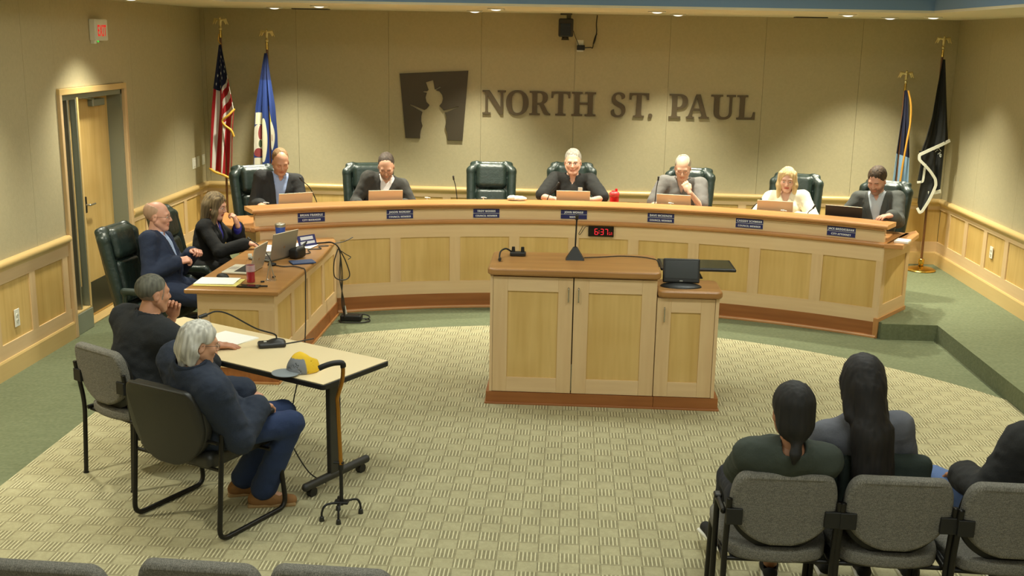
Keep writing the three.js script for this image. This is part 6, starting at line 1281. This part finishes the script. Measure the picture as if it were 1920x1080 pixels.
  // cables
  const cab = (pts, r, label) => solo('cable', tube(pts, r, 6, pts.length * 8), mat.charcoal, label, 'cable');
  cab([[-2.4, y + 0.005, -8.74], [-2.33, y + 0.005, -8.7], [-2.25, y + 0.005, -8.72], [-2.17, y + 0.006, -8.66], [-2.128, y - 0.01, -8.62], [-2.125, 0.6, -8.6], [-2.12, 0.3, -8.55], [-2.13, 0.02, -8.5]], 0.005, 'black cable dropping over the side desk edge to the floor');
  cab([[-2.33, y + 0.005, -9.2], [-2.25, y + 0.005, -9.3], [-2.3, y + 0.005, -9.45], [-2.2, y + 0.005, -9.5], [-2.24, y + 0.005, -9.6], [-2.16, y + 0.006, -9.64]], 0.005, 'wavy dark cable lying on the side desk top');
{ const t = thing('cable_bundle', 'bundle of dark cables hanging from the side desk corner', 'cable', [0, 0, 0]);
    for (let k = 0; k < 3; k++) { const q = k * 0.012 - 0.012, e = k * 0.006; part(t, 'strand', tube([[-2.32, y + 0.006 + e, -9.68 + q], [-2.22, y + 0.012 + e, -9.72 + q], [-2.14, y + 0.008 + e, -9.74 + q], [-2.09 + e, 0.7, -9.76 + q], [-2.085 - q, 0.45, -9.8 + q], [-2.08 + q, 0.2, -9.84], [-2.07, 0.03 + e, -9.87 + q]], 0.0045, 6, 56), mat.charcoal); } }
  cab([[-2.1, 0.72, -9.76], [-2.13, 0.6, -9.72], [-2.13, 0.46, -9.74], [-2.06, 0.42, -9.8], [-2.01, 0.46, -9.83], [-2.04, 0.6, -9.8], [-2.09, 0.72, -9.77]], 0.0055, 'looped dark cable tied to the hanging bundle');
  cab([[-2.07, 0.7, -9.76], [-2.03, 0.66, -9.8], [-2.0, 0.63, -9.84], [-2.02, 0.61, -9.82]], 0.004, 'short loose cable end sticking out of the bundle');
  cab([[-2.13, y + 0.01, -9.74], [-2.05, y + 0.02, -9.8], [-1.98, y + 0.05, -9.86]], 0.004, 'stiff cable end pointing away from the side desk corner');
  const ad = thing('power_supply', 'black power supply with coiled cable on the green carpet', 'power supply', [-2.0, 0, -9.93]);
  part(ad, 'brick', box(0.2, 0.06, 0.11, -0.02, 0.03, 0, 0.015), mat.black); part(ad, 'coil', [tube([[0.07, 0.02, 0], [0.13, 0.012, -0.03], [0.16, 0.01, 0.04], [0.08, 0.01, 0.11], [-0.08, 0.01, 0.12], [-0.13, 0.012, 0.05]], 0.006, 6, 40), tube([[0.05, 0.06, 0], [0.1, 0.05, -0.05], [0.15, 0.03, -0.03], [0.12, 0.02, 0.03]], 0.006, 6, 24)], mat.black); part(ad, 'plug', bar([-0.07, 0.06, 0.0], [-0.085, 0.14, 0], 0.011), M(0xb8b4a4, 0.5));
}
// ================================================================ FOLDING TABLE
{
  const TH = 0.735, t = thing('folding_table', 'rolling table with cream laminate top and black edge', 'table', [-1.97, 0, -6.435], -0.508);
  const e = new THREE.Shape(), w = 0.89, d = 0.29, r = 0.02; e.moveTo(-w + r, -d); e.lineTo(w - r, -d); e.quadraticCurveTo(w, -d, w, -d + r); e.lineTo(w, d - r); e.quadraticCurveTo(w, d, w - r, d); e.lineTo(-w + r, d); e.quadraticCurveTo(-w, d, -w, d - r); e.lineTo(-w, -d + r); e.quadraticCurveTo(-w, -d, -w + r, -d);
  part(t, 'edge_band', new THREE.ExtrudeGeometry(e, { depth: 0.024, bevelEnabled: true, bevelSize: 0.004, bevelThickness: 0.003, bevelSegments: 2 }).rotateX(-Math.PI / 2).translate(0, TH - 0.03, 0), mat.black, 'black edge band');
  part(t, 'laminate_top', box(2 * w - 0.008, 0.006, 2 * d - 0.008, 0, TH - 0.001, 0, 0.002), mat.laminate, 'cream laminate surface');
  for (const s of [-1, 1]) {
    const x = s * 0.72;
    part(t, 'post', [box(0.035, 0.62, 0.1, x, 0.385, 0.02, 0.008)], mat.charcoal); part(t, 'top_bracket', box(0.06, 0.02, 0.42, x, TH - 0.042, 0, 0.005), mat.black);
    const f = part(t, 'foot', [bar([x, 0.075, -0.27], [x, 0.075, 0.27], 0.025, 14), ball(0.025, x, 0.075, 0.27), ball(0.025, x, 0.075, -0.27)], mat.charcoal);
    for (const q of [-1, 1]) part(f, 'caster', [cyl(0.03, 0.03, 0.032, 0, 0, 0, 18).rotateZ(Math.PI / 2).translate(x, 0.031, q * 0.22)], mat.black);
  }
  part(t, 'stretcher', box(1.4, 0.05, 0.02, 0, TH - 0.08, 0, 0.004), mat.black);
  const Y = TH + 0.0025;
  const m = thing('conference_microphone', 'long gooseneck microphone on a black wedge base on the rolling table', 'microphone', [-1.82, Y, -6.47], 0.35);
  const g = new Soft(0.005); g.add(rbox([0, 0.014, 0], [0.085, 0.016, 0.05], 0.014), 0.01).add(ell([0.03, 0.028, -0.005], [0.05, 0.02, 0.036]), 0.02).cut(rbox([0, -0.1, 0], [0.3, 0.1, 0.3], 0.001), 0.002); part(m, 'base', g.build(), mat.plastic); part(m, 'button', box(0.018, 0.006, 0.012, -0.04, 0.033, 0.0, 0.002), mat.whitePlastic);
  const hd = V3(-2.13 + 1.82, 1.0 - Y, -6.2 + 6.47).applyAxisAngle(V3(0, 1, 0), -0.35), H = [hd.x, hd.y, hd.z];
  part(m, 'neck', tube([[0.03, 0.04, -0.005], [0.02, 0.075, -0.003], [H[0] * 0.25, H[1] * 0.5, H[2] * 0.25], [H[0] * 0.65, H[1] * 0.92, H[2] * 0.65], [H[0] * 0.85, H[1] * 1.04, H[2] * 0.85], H], 0.005, 8, 40), mat.black); part(m, 'capsule', bar(H, [H[0] * 1.12, H[1] * 0.96, H[2] * 1.12], 0.012), mat.charcoal);
  solo('cable', tube([[-1.75, Y + 0.004, -6.52], [-1.66, Y + 0.004, -6.6], [-1.6, Y + 0.004, -6.66]], 0.004, 6, 20), mat.charcoal, 'short cable from the table microphone over the far table edge', 'cable');
  solo('cable', tube([[-1.52, 0.7, -5.92], [-1.56, 0.55, -5.95], [-1.6, 0.35, -5.98], [-1.5, 0.12, -6.0], [-1.4, 0.02, -6.05]], 0.004, 6, 40), mat.charcoal, 'thin black cable hanging below the rolling table', 'cable');
  solo('paper_sheets', [box(0.3, 0.003, 0.21, 0, 0.0015, 0), box(0.28, 0.003, 0.2, 0.01, 0.0045, 0.004).rotateY(0.06)], mat.paper, 'white paper under the hand of the dark uniform man', 'paper', [-2.13, Y, -6.62], -0.5);
  // baseball cap, front panel and brim grey, back yellow, lying on its side rim
  const c = thing('baseball_cap', 'yellow and grey baseball cap lying on the rolling table', 'cap', [-1.505, Y, -5.99], -0.75);
  const yel = new THREE.Color(0xe2b92a), gry = new THREE.Color(0x7d8084), s = new Soft(0.0055);
  s.add(ell([0, 0.0, 0], [0.088, 0.118, 0.1]), 0.01); s.cut(rbox([0, -0.1, 0], [0.3, 0.1, 0.3], 0.002), 0.004); s.cut(ell([0, -0.004, 0], [0.081, 0.109, 0.093]), 0.004); s.cut(ell([0, 0.105, -0.05], [0.062, 0.045, 0.062], rotE(-0.6, 0, 0)), 0.008);
  s.warp((q, x, yy, z) => q + 0.003 * perlin.noise(x * 20, yy * 20, z * 20));
  part(c, 'crown', s.build((x, yy, z, C) => C.copy(z > 0.028 && yy < 0.088 ? gry : yel)), M(0xffffff, 0.85, { vertexColors: true }));
  const bs = new Soft(0.005); bs.add(ell([0, 0.01, 0.12], [0.088, 0.008, 0.08]), 0.005).cut(ell([0, 0.02, 0], [0.08, 0.06, 0.092]), 0.004); part(c, 'brim', bs.build(), M(0x7f868a, 0.85), 'grey brim');
}
{ // quad cane
  const t = thing('quad_cane', 'bronze walking cane with four black feet and black grip', 'cane', [-1.215, 0, -5.62], 0);
  part(t, 'shaft_upper', tube([[0, 0.3, 0], [-0.006, 0.5, 0], [-0.012, 0.66, 0.0], [-0.014, 0.7, 0], [0.0, 0.75, 0], [0.014, 0.8, -0.002], [0.02, 0.85, -0.003], [0.02, 0.885, -0.003]], 0.0115, 10, 60), M(0xb07c34, 0.25, { metalness: 0.85 }), 'bronze shaft');
  part(t, 'shaft_lower', [cyl(0.0105, 0.0105, 0.24, 0, 0.2, 0, 14), cyl(0.015, 0.015, 0.03, 0, 0.305, 0, 14)], mat.black); part(t, 'collar', box(0.06, 0.012, 0.02, -0.012, 0.33, 0, 0.004), mat.black);
  part(t, 'grip', tube([[0.022, 0.88, -0.004], [0.016, 0.905, -0.002], [-0.03, 0.905, 0.008], [-0.08, 0.89, 0.018], [-0.105, 0.878, 0.022]], 0.0155, 10, 24), mat.black);
  part(t, 'hub', box(0.08, 0.014, 0.05, 0, 0.098, 0, 0.005), mat.black);
  for (const [x, z] of [[-0.1, 0.06], [0.0, 0.09], [0.095, -0.06], [-0.04, -0.09]]) { const l = part(t, 'foot_leg', tube([[x * 0.3, 0.1, z * 0.3], [x * 0.8, 0.095, z * 0.8], [x * 0.98, 0.06, z * 0.98], [x, 0.02, z]], 0.0065, 8, 20), mat.black); part(l, 'rubber_tip', lathe([[0, 0], [0.016, 0], [0.012, 0.03], [0.007, 0.034], [0, 0.034]].reverse(), 14).translate(x, 0, z), mat.charcoal); }
}
// things modelled in room coordinates get their origin at their own base
for (const o of scene.children) {
  if (!o.userData.category || o.position.lengthSq() > 0) continue;
  const b = new THREE.Box3().setFromObject(o), c = new THREE.Vector3((b.min.x + b.max.x) / 2, b.min.y, (b.min.z + b.max.z) / 2);
  if (o.isMesh) o.geometry.translate(-c.x, -c.y, -c.z); else for (const k of o.children) k.position.sub(c);
  o.position.copy(c);
}
scene.traverse(o => { if (o.isMesh) { o.castShadow = true; o.receiveShadow = true; } });
renderer.render(scene, camera);
